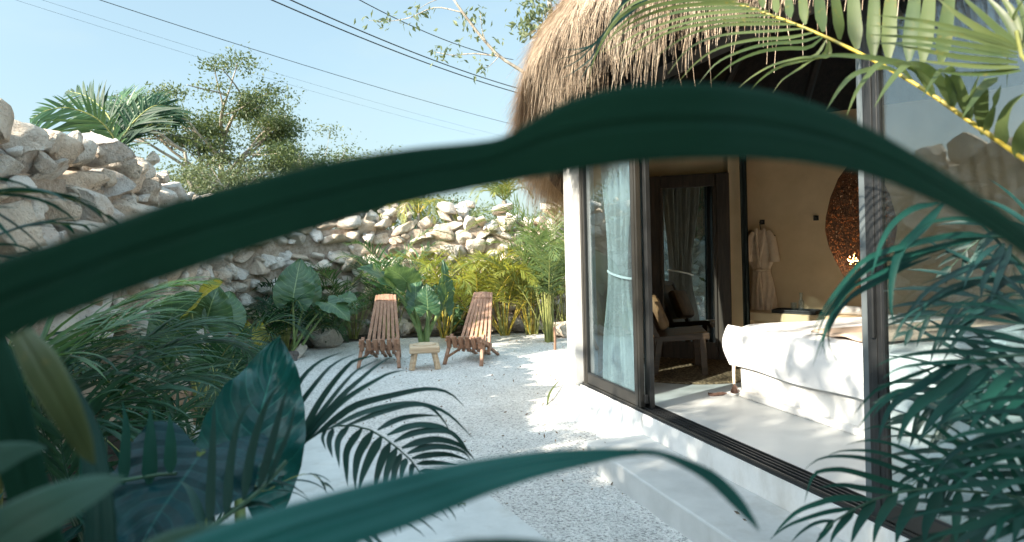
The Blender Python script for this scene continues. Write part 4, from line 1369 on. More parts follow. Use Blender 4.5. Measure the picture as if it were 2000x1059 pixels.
V, Q = tassel(tb + Vector((0, 0, .06)), 0.20, 0.08, (0, 0, -1)); np_mesh("yarn", V, Q, M['tassel'], tsl)
tl = P(1396, 767, 5.86)
t2 = wthing("floor_tassel", "dark tassel lying flat on the cement floor beside the bed corner", "tassel", tuple(tl))
V, Q = tassel((tl.x + .10, tl.y - .02, FL + .02), 0.13, 0.17, (-1, 0.05, -.1)); np_mesh("yarn", V, Q, M['tassel'], t2)

# round jute rug
rc = Vector((1.80, 7.02, 0))
V, Fs = [], []
nr, na = 34, 90
for i in range(nr + 1):
    for k in range(na):
        r = 0.80 * i / nr
        V.append((rc.x + r * cos(2 * pi * k / na) * (1 + .01 * sin(5 * 2 * pi * k / na)), rc.y + r * sin(2 * pi * k / na) * .92, FL + 0.014 + (0.005 if i % 2 else 0) - (0.012 if i == nr else 0)))
for i in range(nr):
    for k in range(na):
        k2 = (k + 1) % na
        Fs.append((i * na + k, i * na + k2, (i + 1) * na + k2, (i + 1) * na + k))
tag(MB().add(V, Fs).build("jute_rug", M['jute'], None, True), "round braided jute rug on the cement floor in front of the mirror", "rug")

# low lounge chair
ch = thing("lounge_chair", "low dark wooden lounge chair with a leather seat on the jute rug", "armchair", (1.66, 6.92, FL + 0.018), R(-8))
def cpart(nm, mb, mt): return mb.build(nm, M[mt], ch)
for x, y in ((0.22, -0.27), (0.22, 0.27)):
    cpart("leg", MB().bar((x, y, 0), (x - .02, y, .36), .05, .06, bev=.006), 'brownwood')
for y in (-0.27, 0.27):
    cpart("leg", MB().bar((-0.26, y, 0), (-0.20, y, .36), .05, .06, bev=.006), 'brownwood')
cpart("seat", MB().box((0, 0, .37), (.52, .50, .05), Matrix.Rotation(R(-6), 3, 'Y'), .015), 'leather')
for y in (-.27, .27):
    cpart("seat_rail", MB().bar((-.26, y, .345), (.27, y, .385), .045, .055, bev=.006), 'brownwood')
cpart("front_rail", MB().bar((.25, -.25, .36), (.25, .25, .36), .05, .05, bev=.006), 'brownwood')
for y in (-.25, .25):
    cpart("back_post", MB().bar((-.22, y, .36), (-.45, y, .86), .045, .05, bev=.006), 'brownwood')
cpart("backrest", MB().box((-.345, 0, .62), (.03, .46, .46), Matrix.Rotation(R(-24), 3, 'Y'), .01), 'leather')
cpart("top_rail", MB().bar((-.45, -.27, .86), (-.45, .27, .86), .05, .05, bev=.006), 'brownwood')
cs = MB().box((0, 0, 0), (.12, .40, .36), Matrix.Identity(3), .055).build("cushion", M['leather'], None, True)
cs.location = (1.66 - .20, 6.92 + .03, FL + .615); cs.rotation_euler = (0, R(-22), R(-8))
tag(cs, "tan square cushion standing on the low lounge chair", "cushion")

# ------------------------------------------------------------------ chairs and table on the gravel
def stick_chair(label, loc, rz, group):
    t = thing("slatted_chair", label, "chair", loc, rz, group)
    def part(nm, mb): return mb.build(nm, M['chairwood'], t)
    C0 = Vector((0, 0.10, 0.20))                    # where back slats and seat slats cross
    for i in range(7):                              # back slats fan out downwards
        u = (i - 3) / 3
        top = Vector((u * 0.125, 0.40, 0.945 - 0.012 * u * u))
        bot = Vector((u * 0.235, -0.02, 0.13))
        part("back_slat", MB().bar(bot, top, 0.045, 0.024, up=(0, 1, 0.3), bev=0.004))
    for i in range(6):                              # seat slats between them, running back to the ground behind
        u = (i - 2.5) / 2.5
        fr = Vector((u * 0.235, -0.34, 0.36))
        long_ = i in (0, 2, 3, 5)
        re = Vector((u * 0.17, 0.50, 0.012)) if long_ else Vector((u * 0.19, 0.20, 0.175))
        part("seat_slat", MB().bar(fr, re, 0.044, 0.030, up=(0, 0, 1), bev=0.004))
        part("seat_end", MB().bar(fr + Vector((0, -0.012, 0.03)), fr + Vector((0, 0.035, -0.13)), 0.060, 0.030, up=(0, 1, 0), bev=0.004))
    for sx in (-1, 1):
        part("leg", MB().bar((sx * 0.275, -0.40, 0.0), (sx * 0.235, -0.20, 0.40), 0.046, 0.040, up=(0, 1, 0), bev=0.005))
        part("side_rail", MB().bar((sx * 0.258, -0.36, 0.345), (sx * 0.20, 0.16, 0.20), 0.03, 0.05, bev=0.004))
        part("brace", MB().bar((sx * 0.262, -0.33, 0.10), (sx * 0.10, 0.08, 0.24), 0.030, 0.028, bev=0.004))
    part("front_rod", MB().tube([(-.285, -0.28, 0.285), (.285, -0.28, 0.285)], 0.013, 8))
    part("rear_rod", MB().tube([(-.22, 0.10, 0.20), (.22, 0.10, 0.20)], 0.013, 8))
    part("top_rod", MB().tube([(-.135, 0.345, 0.865), (.135, 0.345, 0.865)], 0.009, 8))
    return t
g1 = (G(697, 722) + G(778, 718)) / 2
g2 = (G(873, 713) + G(945, 716)) / 2
stick_chair("reddish slatted stick chair facing the path, its seat squarely in front", (g1.x, g1.y + 0.40, 0), R(2), "slatted stick chairs")
stick_chair("reddish slatted stick chair turned sideways, one long rear slat reaching out behind", (g2.x + 0.10, g2.y + 0.38, 0), R(-20), "slatted stick chairs")
tg = G(828, 722)
tb_ = thing("side_table", "low square table of pale raw wood between the stick chairs", "table", (tg.x, tg.y + 0.10, 0), R(8))
zt = 0.315
tt = MB().box((0, 0, zt - 0.045), (0.40, 0.36, 0.09), Matrix.Identity(3), 0.016)
tt.build("tabletop", M['palewood'], tb_)
MB().lathe([(0.0, 0.002), (0.115, 0.003), (0.140, 0.016), (0.150, 0.016), (0.158, 0.0)], (0, 0, zt), 32).build("carved_rim", M['palewood'], tb_, True)
for sx in (-1, 1):
    for sy in (-1, 1):
        MB().bar((sx * 0.175, sy * 0.145, 0), (sx * 0.125, sy * 0.105, zt - 0.08), 0.066, 0.060, bev=0.012).build("leg", M['palewood'], tb_)

# ------------------------------------------------------------------ rocks along the gravel edge and at the wall's foot
rocks = [(668, 690, .16, "orange brown rough rock"), ]
rock_spots = [  # px, py of the foot, size m, label
    (377, 830, .34, "knobbly orange tan rock, biggest beside the gravel, below the dark fronds"),
    (345, 800, .20, "small pinkish rock tucked behind the knobbly orange rock"),
    (318, 870, .30, "tan rock between the upright palm blades by the gravel"),
    (352, 862, .16, "brown stone beside the tan rock among the upright blades"),
    (428, 752, .16, "grey rock below the drooping green leaf at the bed edge"),
    (446, 750, .13, "reddish grey stone next to the grey rock at the bed edge"),
    (402, 760, .16, "dark stone half hidden under the big green leaf"),
    (560, 708, .22, "dark grey rock beside the tip of the upright teal leaf"),
    (583, 700, .20, "blackish rock between the grey rock and the pale boulder"),
    (622, 684, .46, "pale rounded boulder under the palm by the stick chairs"),
    (655, 672, .22, "dark stone right behind the pale boulder"),
    (536, 706, .16, "small orange stone under the yellow leaves"),
    (486, 655, .34, "orange pink rock under the yellowing leaf"),
    (478, 690, .26, "rust coloured rock beside the yellowing leaf"),
    (675, 640, .36, "tan rock at the wall foot behind the square chair"),
    (693, 655, .30, "sandy rock beside the square chair's backrest"),
    (775, 655, .34, "sandy rock between the square chair and the elephant ear stalks"),
    (795, 657, .26, "smaller sandy rock nearest the elephant ear stalks"),
    (862, 652, .30, "pale flat rock between the elephant ear and the sideways chair"),
    (968, 650, .24, "sunlit rock just behind the sideways chair"),
    (985, 648, .26, "brown speckled rock next to the sunlit rock"),
    (1010, 650, .34, "white sunlit rock under the bright palms"),
    (1030, 646, .30, "blocky white rock beside the palm near the house"),
    (1098, 660, .34, "grey tan rock against the house corner behind the palm"),
]
for k, (px, py, sz, lb) in enumerate(rock_spots):
    g = G(px, py)
    V, Fs = rock_np((sz * RNG.uniform(1.0, 1.35), sz * RNG.uniform(.8, 1.1), sz * RNG.uniform(.75, .95)), RNG, True, 9)
    V[:, 2] -= V[:, 2].min() + 0.03
    tone = TONES[k % len(TONES)] * RNG.uniform(.8, 1.05)
    if any(w in lb for w in ("dark", "blackish")): tone = np.array([.16, .15, .145])
    if any(w in lb for w in ("orange", "rust")): tone = np.array([.50, .33, .23])
    if any(w in lb for w in ("white", "pale")): tone = np.array([.64, .60, .55])
    a = RNG.uniform(0, 6.28)
    Rz = np.array([[np.cos(a), -np.sin(a), 0], [np.sin(a), np.cos(a), 0], [0, 0, 1]])
    o = np_mesh("rock", V @ Rz.T, Fs, M['stone'], col=np.repeat(tone[None], len(V), 0))
    o.location = (g.x, g.y + sz * 0.4, 0.0)
    tag(o, lb, "rock", "rocks along the gravel edge")

# ------------------------------------------------------------------ elephant ear plants
def ear_plant(name, label, base, leaves, mat, group="elephant ear plants", r0=0.026):
    """leaves: (joint px, py, depth), (tip px, py, depth), face direction, width m"""
    t = wthing(name, label, "plant", tuple(base), group)
    for k, L in enumerate(leaves):
        j, tp, face, wd = L[:4]
        mt = L[4] if len(L) > 4 else mat
        jw, tw_ = P(*j), P(*tp)
        b0 = Vector(base) + Vector((0.05 * cos(k * 2.1), 0.05 * sin(k * 2.1), 0))
        midp = b0.lerp(jw, 0.55) + Vector((0, 0, 0.06)) + (b0 - jw) * 0.06
        petiole(t, [b0, midp, jw], r0, r0 * 0.45)
        d = tw_ - jw
        ear_blade(jw, d, face, d.length, wd, mt, t, seed=k + len(label))
    return t
eb = G(828, 680)
d0 = eb.y
ear_plant("elephant_ear", "tall elephant ear with thick pale stalks behind the low wooden table", eb, [
    ((770, 562, d0 - .25), (720, 508, d0 - .75), (0.25, -0.45, 0.85), .62),
    ((796, 552, d0 - .05), (752, 508, d0 - .5), (-0.5, -0.25, .9), .50),
    ((812, 600, d0 - .15), (813, 528, d0 + .1), (0.25, -1, 0.05), .34),
    ((836, 606, d0 - .3), (832, 556, d0 - .35), (0.1, -1, 0.2), .40),
    ((868, 596, d0 - .1), (879, 508, d0 - .0), (0.7, -0.7, 0.05), .34),
    ((846, 600, d0 + .2), (850, 552, d0 + .3), (0.0, -1, 0.2), .36),
], M['ear'], r0=0.05)
e2 = G(578, 700); e2.y += .1; e2.x -= .1
ear_plant("elephant_ear", "dark elephant ear with upright leaves rising above the shaggy palm", e2, [
    ((572, 585, e2.y - .2), (586, 503, e2.y - .1), (0.25, -1, 0.15), .60),
    ((600, 580, e2.y), (612, 518, e2.y + .1), (0.6, -0.8, 0.1), .42),
    ((640, 590, e2.y), (682, 612, e2.y - .3), (0.2, -.5, 0.8), .40),
    ((660, 585, e2.y + .2), (690, 575, e2.y - .1), (0.1, -.6, 0.8), .36),
], M['ear'])
e3 = G(720, 645)
ear_plant("elephant_ear", "broad dark leaves standing against the stones behind the square chair", e3, [
    ((735, 560, e3.y - .2), (700, 520, e3.y - .3), (0.2, -1, 0.4), .55),
    ((715, 555, e3.y - .1), (738, 545, e3.y - .7), (0.0, -.7, 0.7), .50),
    ((762, 600, e3.y - .1), (775, 545, e3.y - .1), (-0.3, -1, 0.2), .45),
    ((668, 600, e3.y - .5), (678, 560, e3.y - .8), (0.3, -.6, 0.6), .45),
], M['ear'])
e3b = G(880, 650)
ear_plant("elephant_ear", "low clump of dark leaves at the wall foot beside the sideways chair", e3b, [
    ((885, 620, e3b.y), (905, 590, e3b.y - .3), (0.1, -.7, 0.6), .40),
    ((870, 625, e3b.y), (858, 600, e3b.y - .3), (0.1, -.7, 0.6), .36),
    ((890, 630, e3b.y - .1), (885, 608, e3b.y - .5), (0.1, -.5, 0.8), .34),
    ((905, 630, e3b.y), (925, 618, e3b.y - .3), (0.1, -.5, 0.8), .36),
], M['ear'])
e4 = G(400, 790); e4.y += .1
ear_plant("elephant_ear", "elephant ear with round dark leaves below the arching leaf, one of them pale", e4, [
    ((400, 640, e4.y - .2), (420, 555, e4.y - .1), (0.1, -1, 0.2), .56),
    ((435, 632, e4.y - .1), (452, 562, e4.y + .1), (0.5, -.9, 0.1), .46),
    ((372, 600, e4.y - .3), (412, 540, e4.y - .5), (0.5, -.5, 0.8), .50, M['earyel']),
    ((330, 620, e4.y - .4), (382, 570, e4.y - .5), (0.3, -.6, 0.6), .42),
    ((350, 690, e4.y - .5), (300, 620, e4.y - .7), (0.2, -.8, 0.4), .50),
    ((310, 650, e4.y), (270, 600, e4.y - .2), (0.2, -.8, 0.4), .52),
    ((400, 700, e4.y - .5), (412, 782, e4.y - 1.0), (0.3, -1, 0.3), .30),
    ((430, 690, e4.y - .2), (470, 745, e4.y - .6), (0.3, -.8, 0.5), .36),
], M['ear'])
e5 = G(500, 700)
ear_plant("yellowing_plant", "low plant with yellow dying leaves among orange rocks", e5, [
    ((500, 640, e5.y - .2), (520, 690, e5.y - .5), (0.4, -.9, 0.3), .24, M['earyel']),
    ((478, 650, e5.y), (462, 615, e5.y - .2), (0.2, -.9, 0.4), .26, M['earyel']),
    ((515, 660, e5.y), (535, 705, e5.y - .4), (0.2, -.9, 0.4), .20, M['earyel']),
], M['ear'], group=None)

# big near elephant ear, deep teal
nb_ = Vector((-0.62, 1.50, 0))
ne = wthing("elephant_ear", "very large deep teal elephant ear, one leaf upright, one hanging", "plant", tuple(nb_), "elephant ear plants")
j1 = P(468, 965, 1.75)
petiole(ne, [nb_, nb_ + Vector((-0.02, .08, .30)), j1], 0.03, 0.013)
t1 = P(548, 664, 1.95)
ear_blade(j1, t1 - j1, (0.30, -1.0, 0.25), (t1 - j1).length, 0.27, M['earteal'], ne, seed=3, cup=0.30, droop=-0.05, wav=0.05, lobe=0.26)
j2 = P(395, 880, 1.62)
petiole(ne, [nb_, nb_ + Vector((-0.10, .05, .32)), j2], 0.03, 0.013)
t2_ = P(250, 1075, 1.40)
ear_blade(j2, t2_ - j2, (-0.1, -0.45, 0.9), (t2_ - j2).length * 1.06, 0.40, M['eardark'], ne, seed=5, cup=0.14, droop=0.12, wav=0.05, lobe=0.30)

# ------------------------------------------------------------------ feather palms against the wall and house
gp = "feather palms in the garden beds"
def at(px, py):
    g = G(px, py)
    if g.y > 12.2: g = P(px, 600, 12.2 - (g.y - 12.1) * .05)
    return (g.x, g.y, 0.0)
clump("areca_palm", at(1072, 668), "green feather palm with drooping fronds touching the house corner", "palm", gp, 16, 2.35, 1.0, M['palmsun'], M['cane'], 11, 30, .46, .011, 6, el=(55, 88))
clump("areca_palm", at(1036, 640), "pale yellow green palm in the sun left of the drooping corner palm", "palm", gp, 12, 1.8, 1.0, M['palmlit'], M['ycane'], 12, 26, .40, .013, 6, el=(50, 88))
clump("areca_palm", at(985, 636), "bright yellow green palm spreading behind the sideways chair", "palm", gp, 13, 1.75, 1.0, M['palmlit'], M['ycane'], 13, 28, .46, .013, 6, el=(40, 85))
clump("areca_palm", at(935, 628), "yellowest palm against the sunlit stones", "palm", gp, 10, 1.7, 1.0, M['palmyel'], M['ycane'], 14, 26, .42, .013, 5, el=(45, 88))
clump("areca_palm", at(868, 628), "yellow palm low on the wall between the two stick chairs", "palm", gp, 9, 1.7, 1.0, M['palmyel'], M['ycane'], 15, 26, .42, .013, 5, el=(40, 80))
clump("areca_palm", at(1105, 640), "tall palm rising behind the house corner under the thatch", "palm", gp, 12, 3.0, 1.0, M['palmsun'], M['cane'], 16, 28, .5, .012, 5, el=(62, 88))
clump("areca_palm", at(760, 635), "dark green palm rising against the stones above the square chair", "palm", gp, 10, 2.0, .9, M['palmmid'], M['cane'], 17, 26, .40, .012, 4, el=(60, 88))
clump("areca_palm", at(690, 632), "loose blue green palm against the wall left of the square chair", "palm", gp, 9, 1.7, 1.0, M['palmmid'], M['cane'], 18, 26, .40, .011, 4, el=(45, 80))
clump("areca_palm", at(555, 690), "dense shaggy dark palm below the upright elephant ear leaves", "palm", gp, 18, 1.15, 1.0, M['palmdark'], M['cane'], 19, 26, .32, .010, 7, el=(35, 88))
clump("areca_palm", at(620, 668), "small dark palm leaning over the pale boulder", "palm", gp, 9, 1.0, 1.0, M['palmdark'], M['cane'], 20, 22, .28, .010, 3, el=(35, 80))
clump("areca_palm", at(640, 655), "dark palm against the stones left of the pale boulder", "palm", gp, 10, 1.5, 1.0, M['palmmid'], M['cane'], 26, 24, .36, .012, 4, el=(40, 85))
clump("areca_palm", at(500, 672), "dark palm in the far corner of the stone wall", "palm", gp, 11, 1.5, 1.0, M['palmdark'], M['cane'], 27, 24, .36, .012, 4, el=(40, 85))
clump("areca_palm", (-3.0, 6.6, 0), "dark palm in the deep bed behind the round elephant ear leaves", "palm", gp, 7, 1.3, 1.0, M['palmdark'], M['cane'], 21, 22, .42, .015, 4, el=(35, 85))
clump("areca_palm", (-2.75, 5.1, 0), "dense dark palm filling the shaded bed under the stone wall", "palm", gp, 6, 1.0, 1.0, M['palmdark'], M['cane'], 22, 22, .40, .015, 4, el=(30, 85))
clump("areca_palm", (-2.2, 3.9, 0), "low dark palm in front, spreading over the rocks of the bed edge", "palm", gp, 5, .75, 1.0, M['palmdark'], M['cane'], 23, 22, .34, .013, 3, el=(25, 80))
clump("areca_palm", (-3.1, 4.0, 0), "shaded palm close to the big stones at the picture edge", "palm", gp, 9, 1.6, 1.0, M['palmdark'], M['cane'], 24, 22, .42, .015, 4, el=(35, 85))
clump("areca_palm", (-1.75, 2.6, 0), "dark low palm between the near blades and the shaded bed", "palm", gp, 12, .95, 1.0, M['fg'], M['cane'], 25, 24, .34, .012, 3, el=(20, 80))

# palm whose long fronds sweep over the shaded bed
sw = wthing("areca_palm", "palm with long thin fronds sweeping over the shaded bed towards the gravel", "palm", (-1.9, 3.1, 0), gp)
sb = Vector((-1.9, 3.1, 0))
for k, pts in enumerate([
    [(90, 770, 3.2), (230, 690, 3.3), (350, 640, 3.5), (430, 628, 3.7), (475, 640, 3.8)],
    [(80, 800, 3.1), (230, 725, 3.2), (350, 675, 3.4), (440, 668, 3.5), (510, 700, 3.7)],
    [(90, 860, 3.0), (220, 790, 3.1), (320, 745, 3.2), (400, 745, 3.3), (450, 775, 3.4)],
    [(60, 740, 3.2), (160, 640, 3.4), (300, 570, 3.6), (420, 545, 3.9)],
    [(40, 760, 3.0), (130, 690, 3.0), (270, 610, 3.2), (380, 575, 3.4)],
    [(120, 860, 2.9), (210, 830, 2.9), (270, 850, 2.9), (310, 900, 2.9)],
]):
    frond([sb + Vector((0, 0, 0.15))] + [P(*p) for p in pts], sw, M['palmmid'] if k in (3, 4) else M['sweep'], M['dkcane'], n=30, L=.44, w=.0125, t0=.38, al=(45, 18), be=10, droop=.75, rr=.008, seed=300 + k, up=(0, 0, 1))

# ------------------------------------------------------------------ young trees and palms at and beyond the wall
py_ = G(812, 640); yb = Vector((py_.x, py_.y - .25, 0))
yt = wthing("young_palm", "slim young palm with a thin pale trunk beside the yellow palms", "palm", tuple(yb))
MB().tube([yb, P(814, 560, yb.y), P(816, 470, yb.y), P(818, 415, yb.y)], [.045, .04, .033, .024], 9).build("trunk", M['bark'], yt, True)
tpv = P(818, 418, yb.y)
for k in range(9):
    a = k * 2 * pi / 9 + .3
    d = Vector((cos(a), sin(a), 0))
    frond([tpv, tpv + d * .28 + Vector((0, 0, .26)), tpv + d * .62 + Vector((0, 0, .18)), tpv + d * .85 + Vector((0, 0, -.20))], yt, M['palmlit'], M['ycane'], n=18, L=.30, w=.012, t0=.2, al=(55, 25), be=10, droop=1.1, rr=.008, seed=500 + k)

def palm_far(label, px, py, d, H_, R_, lm, seed, nf=14, trunk=True, name="coconut_palm"):
    top = P(px, py, d)
    t = wthing(name, label, "palm", (top.x, top.y, 0))
    if trunk:
        MB().tube([(top.x, top.y, -.1), (top.x + .03, top.y, top.z * .5), tuple(top)], [.10, .075, .06], 9).build("trunk", M['bark'], t, True)
    rg = random.Random(seed)
    for k in range(nf):
        a = k * 2 * pi / nf + rg.uniform(-.2, .2)
        e = R(rg.uniform(20, 80))
        d_ = Vector((cos(a), sin(a), 0))
        p1 = top + (d_ * cos(e) + Vector((0, 0, sin(e)))) * R_ * .45
        e2 = e - R(35); p2 = p1 + (d_ * cos(e2) + Vector((0, 0, sin(e2)))) * R_ * .35
        e3 = e2 - R(55); p3 = p2 + (d_ * cos(e3) + Vector((0, 0, sin(e3)))) * R_ * .3
        frond([top, p1, p2, p3], t, lm, M['cane'], n=22, L=R_ * .32, w=R_ * .012, t0=.15, al=(55, 25), be=15, droop=.7, rr=.012, seed=seed * 40 + k)
    return t
palm_far("little palm on its own trunk beyond the wall beside the thatch eave", 985, 392, 16.0, 2, .95, M['palmlit'], 61, 13)

# palm behind the high left wall: two heavy fronds
lpb = P(235, 300, 7.2)
lpm = wthing("coconut_palm", "palm with two heavy combed fronds rising behind the big wall stones", "palm", (lpb.x, lpb.y, 0))
MB().tube([(lpb.x - .05, lpb.y + .1, -.1), (lpb.x, lpb.y, lpb.z * .6), tuple(lpb)], [.10, .08, .05], 9).build("trunk", M['bark'], lpm, True)
for k, (pts, up, Ls) in enumerate([
    ([(235, 305, 7.2), (222, 268, 7.2), (190, 232, 7.1), (140, 212, 7.0), (95, 215, 6.9), (62, 232, 6.8)], (0, -1, .15), (0.45, 1.0)),
    ([(235, 305, 7.2), (238, 275, 7.25), (262, 238, 7.3), (300, 208, 7.4), (335, 212, 7.5), (352, 240, 7.5)], (0, -1, .15), (1.0, 0.45)),
    ([(232, 305, 7.2), (226, 262, 7.3), (208, 222, 7.4), (172, 190, 7.6), (135, 178, 7.8)], (0, -1, .3), (0.6, 1.0)),
    ([(235, 305, 7.2), (236, 255, 7.4), (235, 210, 7.6), (240, 180, 7.9)], (0, -1, .1), (.9, .9)),
    ([(236, 305, 7.2), (246, 262, 7.3), (268, 218, 7.5), (290, 190, 7.8)], (0, -1, .1), (1, .7)),
]):
    frond([P(*p) for p in pts], lpm, M['palmmid'] if k in (0, 3) else M['palmdark'], M['cane'], n=34, L=.48, w=.017, t0=.08, al=(62, 32), be=12, droop=.30, rr=.014, seed=700 + k, up=up, Lside=Ls, fold=.25)

tg_ = "trees beyond the garden wall"
def far_tree(px, py_top, d, cr, label, seed, **kw):
    top = P(px, py_top, d)
    return tree((top.x, top.y, 0), top.z, cr, label, tg_, seed, **kw)
far_tree(400, 148, 19, 2.3, "tall airy tree with layered crown behind the palm of two fronds", 41, leaves=26000, lsize=.10, clump_r=.30, flat=.40, open_=.9, trunk_r=.13, first=.36, levels=3)
far_tree(556, 246, 21, 1.1, "slender tree with a pale trunk beside the tall airy tree", 9, leaves=9000, lsize=.10, clump_r=.25, open_=1.0, mat=M['treepale'], trunk_r=.10, first=.40, lean=(.06, 0))
far_tree(345, 285, 17, 1.3, "low bushy tree just over the big wall stones", 12, leaves=9000, lsize=.10, clump_r=.32, trunk_r=.08, first=.36, mat=M['treepale'])
far_tree(480, 300, 18, 1.3, "low rounded pale tree under the slender tree", 15, leaves=9000, lsize=.10, clump_r=.32, trunk_r=.08, first=.36, mat=M['treepale'])
far_tree(590, 270, 22, 1.3, "small thin tree at the end of the left group of trees", 18, leaves=6000, lsize=.10, clump_r=.3, trunk_r=.07, first=.38)
far_tree(655, 283, 24, 1.3, "round dark treetop just above the arching leaf", 21, leaves=8000, lsize=.11, clump_r=.34, trunk_r=.09, first=.38)
far_tree(728, 282, 26, 1.4, "wide treetop just above the arching leaf, nearest the middle", 24, leaves=8000, lsize=.11, clump_r=.34, trunk_r=.09, first=.38, mat=M['treepale'])
far_tree(885, 372, 22, 1.5, "bushy tree beyond the back wall below the arching leaf", 27, leaves=4600, lsize=.11, clump_r=.34, trunk_r=.09, first=.34)
far_tree(1035, 395, 24, 1.5, "low tree beyond the back wall beside the eave", 30, leaves=3600, lsize=.11, clump_r=.34, trunk_r=.09, first=.34, mat=M['treepale'])
# tall trees outside the wall by the viewer: they shade this corner and stand in the glass; the last is unseen, added to darken near leaves
for k, (x, y, h, lb) in enumerate([(-5.9, -1.5, 7.4, "tall tree outside the wall mirrored in the glass door, nearest the viewer"), (-5.3, -3.7, 6.4, "leafy tree outside the wall just behind the tallest mirrored tree"), (-4.2, -4.4, 6.2, "broad tree outside the wall behind the viewer"), (0.4, -3.0, 5.6, "unseen dense tree added behind the viewer to darken the near leaves")]):
    tree((x, y, 0), h, 2.1, lb, tg_, 50 + k, leaves=(9000, 14000, 13000, 13000)[k], lsize=.22, clump_r=.62, flat=.7, trunk_r=.16, first=.34)

# sparse tree behind the thatch, bare pale branches
sp = wthing("sparse_tree", "nearly bare tree behind the thatch, pale twigs with small leaf tufts", "tree", (1.6, 15.0, 0))
DT = 15.0
br = MB()
def twig(pts, r0, r1):
    C, _ = spline([P(*p) for p in pts], 14)
    br.tube([tuple(c) for c in C], list(np.linspace(r0, r1, 14)), 6)
br.tube([(1.6, 15, -.1), (1.4, 15, 3.2), tuple(P(1100, 160, DT)), tuple(P(1078, 60, DT)), tuple(P(1072, -20, DT)), tuple(P(1060, -120, DT))], [.13, .11, .08, .06, .05, .03], 8)
twig([(1100, 190, DT), (1010, 133, DT - .3), (975, 110, DT - .4), (945, 78, DT - .5), (915, 40, DT - .6), (880, -10, DT - .6), (850, -60, DT - .6)], .045, .018)
twig([(975, 110, DT - .4), (925, 105, DT - .3), (885, 108, DT - .2), (850, 102, DT)], .018, .006)
twig([(950, 85, DT - .5), (942, 60, DT - .6), (938, 25, DT - .7)], .014, .005)
twig([(905, 25, DT - .6), (850, 15, DT - .4), (800, 35, DT - .2), (755, 42, DT), (720, 40, DT)], .016, .004)
twig([(880, -10, DT - .6), (840, 5, DT - .7), (815, 20, DT - .8)], .012, .004)
twig([(975, 110, DT - .4), (955, 130, DT - .5), (945, 132, DT - .6)], .010, .004)
twig([(1078, 70, DT), (1055, 55, DT - .3), (1030, 45, DT - .5)], .02, .006)
twig([(1074, 20, DT), (1055, 20, DT - .2), (1042, 5, DT - .3)], .016, .006)
br.build("trunk", M['bark'], sp, True)
tuf = []
for px, py, n_, s_ in [(722, 42, 10, .10), (755, 45, 12, .10), (770, 38, 10, .1), (800, 38, 14, .12), (830, 25, 14, .12), (815, 20, 10, .1), (862, 100, 16, .12), (885, 108, 14, .10), (850, 100, 10, .1), (915, 45, 22, .14), (938, 22, 14, .1), (905, 30, 14, .12), (935, 72, 10, .1), (945, 132, 16, .10), (935, 128, 10, .1), (965, 80, 12, .1),
                       (1035, 48, 60, .16), (1022, 44, 40, .12), (1050, 30, 60, .16), (1045, 5, 60, .16), (1040, -15, 60, .2), (1048, 60, 40, .12), (1065, 10, 30, .15)]:
    c = P(px, py, DT - .4)
    tuf.append(np.array(list(c))[None] + RNG.normal(0, s_, (n_, 3)))
leaf_cloud("crown", np.vstack(tuf), .15, M['treepale'], sp, 3, .42, .9)

# ------------------------------------------------------------------ wires
def wire(label, p, q, r, sag=0.25, ext=(0.25, 0.25)):
    a, b = P(*p), P(*q)
    d = b - a
    a2, b2 = a - d * ext[0], b + d * ext[1]
    pts = []
    for k in range(25):
        t = k / 24
        x = a2.lerp(b2, t); x.z -= sag * 4 * t * (1 - t) - sag * .6
        pts.append(x)
    tag(MB().tube(pts, r, 6).build("power_line", M['cable'], None, True), label, "cable", "overhead wires")
wire("thick black wire, upper of the close pair running down to the thatch", (565, 0, 14), (993, 168, 22), .014)
wire("thick black wire, lower of the close pair running down to the thatch", (528, 0, 14), (993, 177, 22), .014)
wire("black wire crossing the bare branches above the thick pair", (700, 0, 14), (958, 108, 19), .010)
wire("thin wire crossing the middle of the sky below the thick pair", (192, 0, 16), (972, 236, 30), .009)
wire("faint hair thin wire, upper of two over the airy tree", (80, 0, 18), (900, 246, 34), .0035)
wire("thin wire sagging behind the palm of two fronds", (268, 248, 15), (600, 302, 24), .010, .3)
wire("faint hair thin wire, lowest of all over the airy tree", (28, 0, 18), (832, 240, 34), .0035)

# ------------------------------------------------------------------ near leaves and fronds
# great arching leaf across the view, on its own stalk
al = wthing("arching_leaf_plant", "huge dark green leaf arching right across the view, close and soft", "plant", (-0.75, 0.32, 0))
top_ = [(-330, 690), (-130, 570), (0, 507), (120, 468), (235, 428), (340, 392), (500, 350), (640, 316), (800, 290), (930, 277), (985, 266), (1030, 240), (1090, 205), (1150, 183), (1210, 170), (1300, 162), (1400, 164), (1500, 177), (1600, 205), (1700, 250), (1800, 308), (1900, 373), (2000, 445), (2130, 560), (2230, 680)]
bot_ = [(-330, 960), (-130, 760), (0, 668), (120, 618), (258, 566), (374, 526), (500, 484), (620, 447), (790, 398), (920, 370), (980, 359), (1040, 347), (1100, 337), (1150, 328), (1210, 320), (1300, 312), (1400, 309), (1500, 311), (1600, 322), (1700, 344), (1800, 382), (1900, 432), (2000, 498), (2120, 600), (2222, 684)]
dep_ = [.42, .42, .42, .42, .43, .43, .44, .45, .46, .47, .47, .47, .47, .47, .47, .47, .47, .48, .49, .50, .51, .52, .53, .55, .57]
blade(top_, bot_, dep_, M['fgarc'], al, npt=150, nx=25, belly=0.02)
petiole(al, [Vector((-0.75, .32, 0)), Vector((-0.74, .36, .7)), P(-430, 960, .42), P(-330, 830, .42)], .02, .022, M['fgarc'])

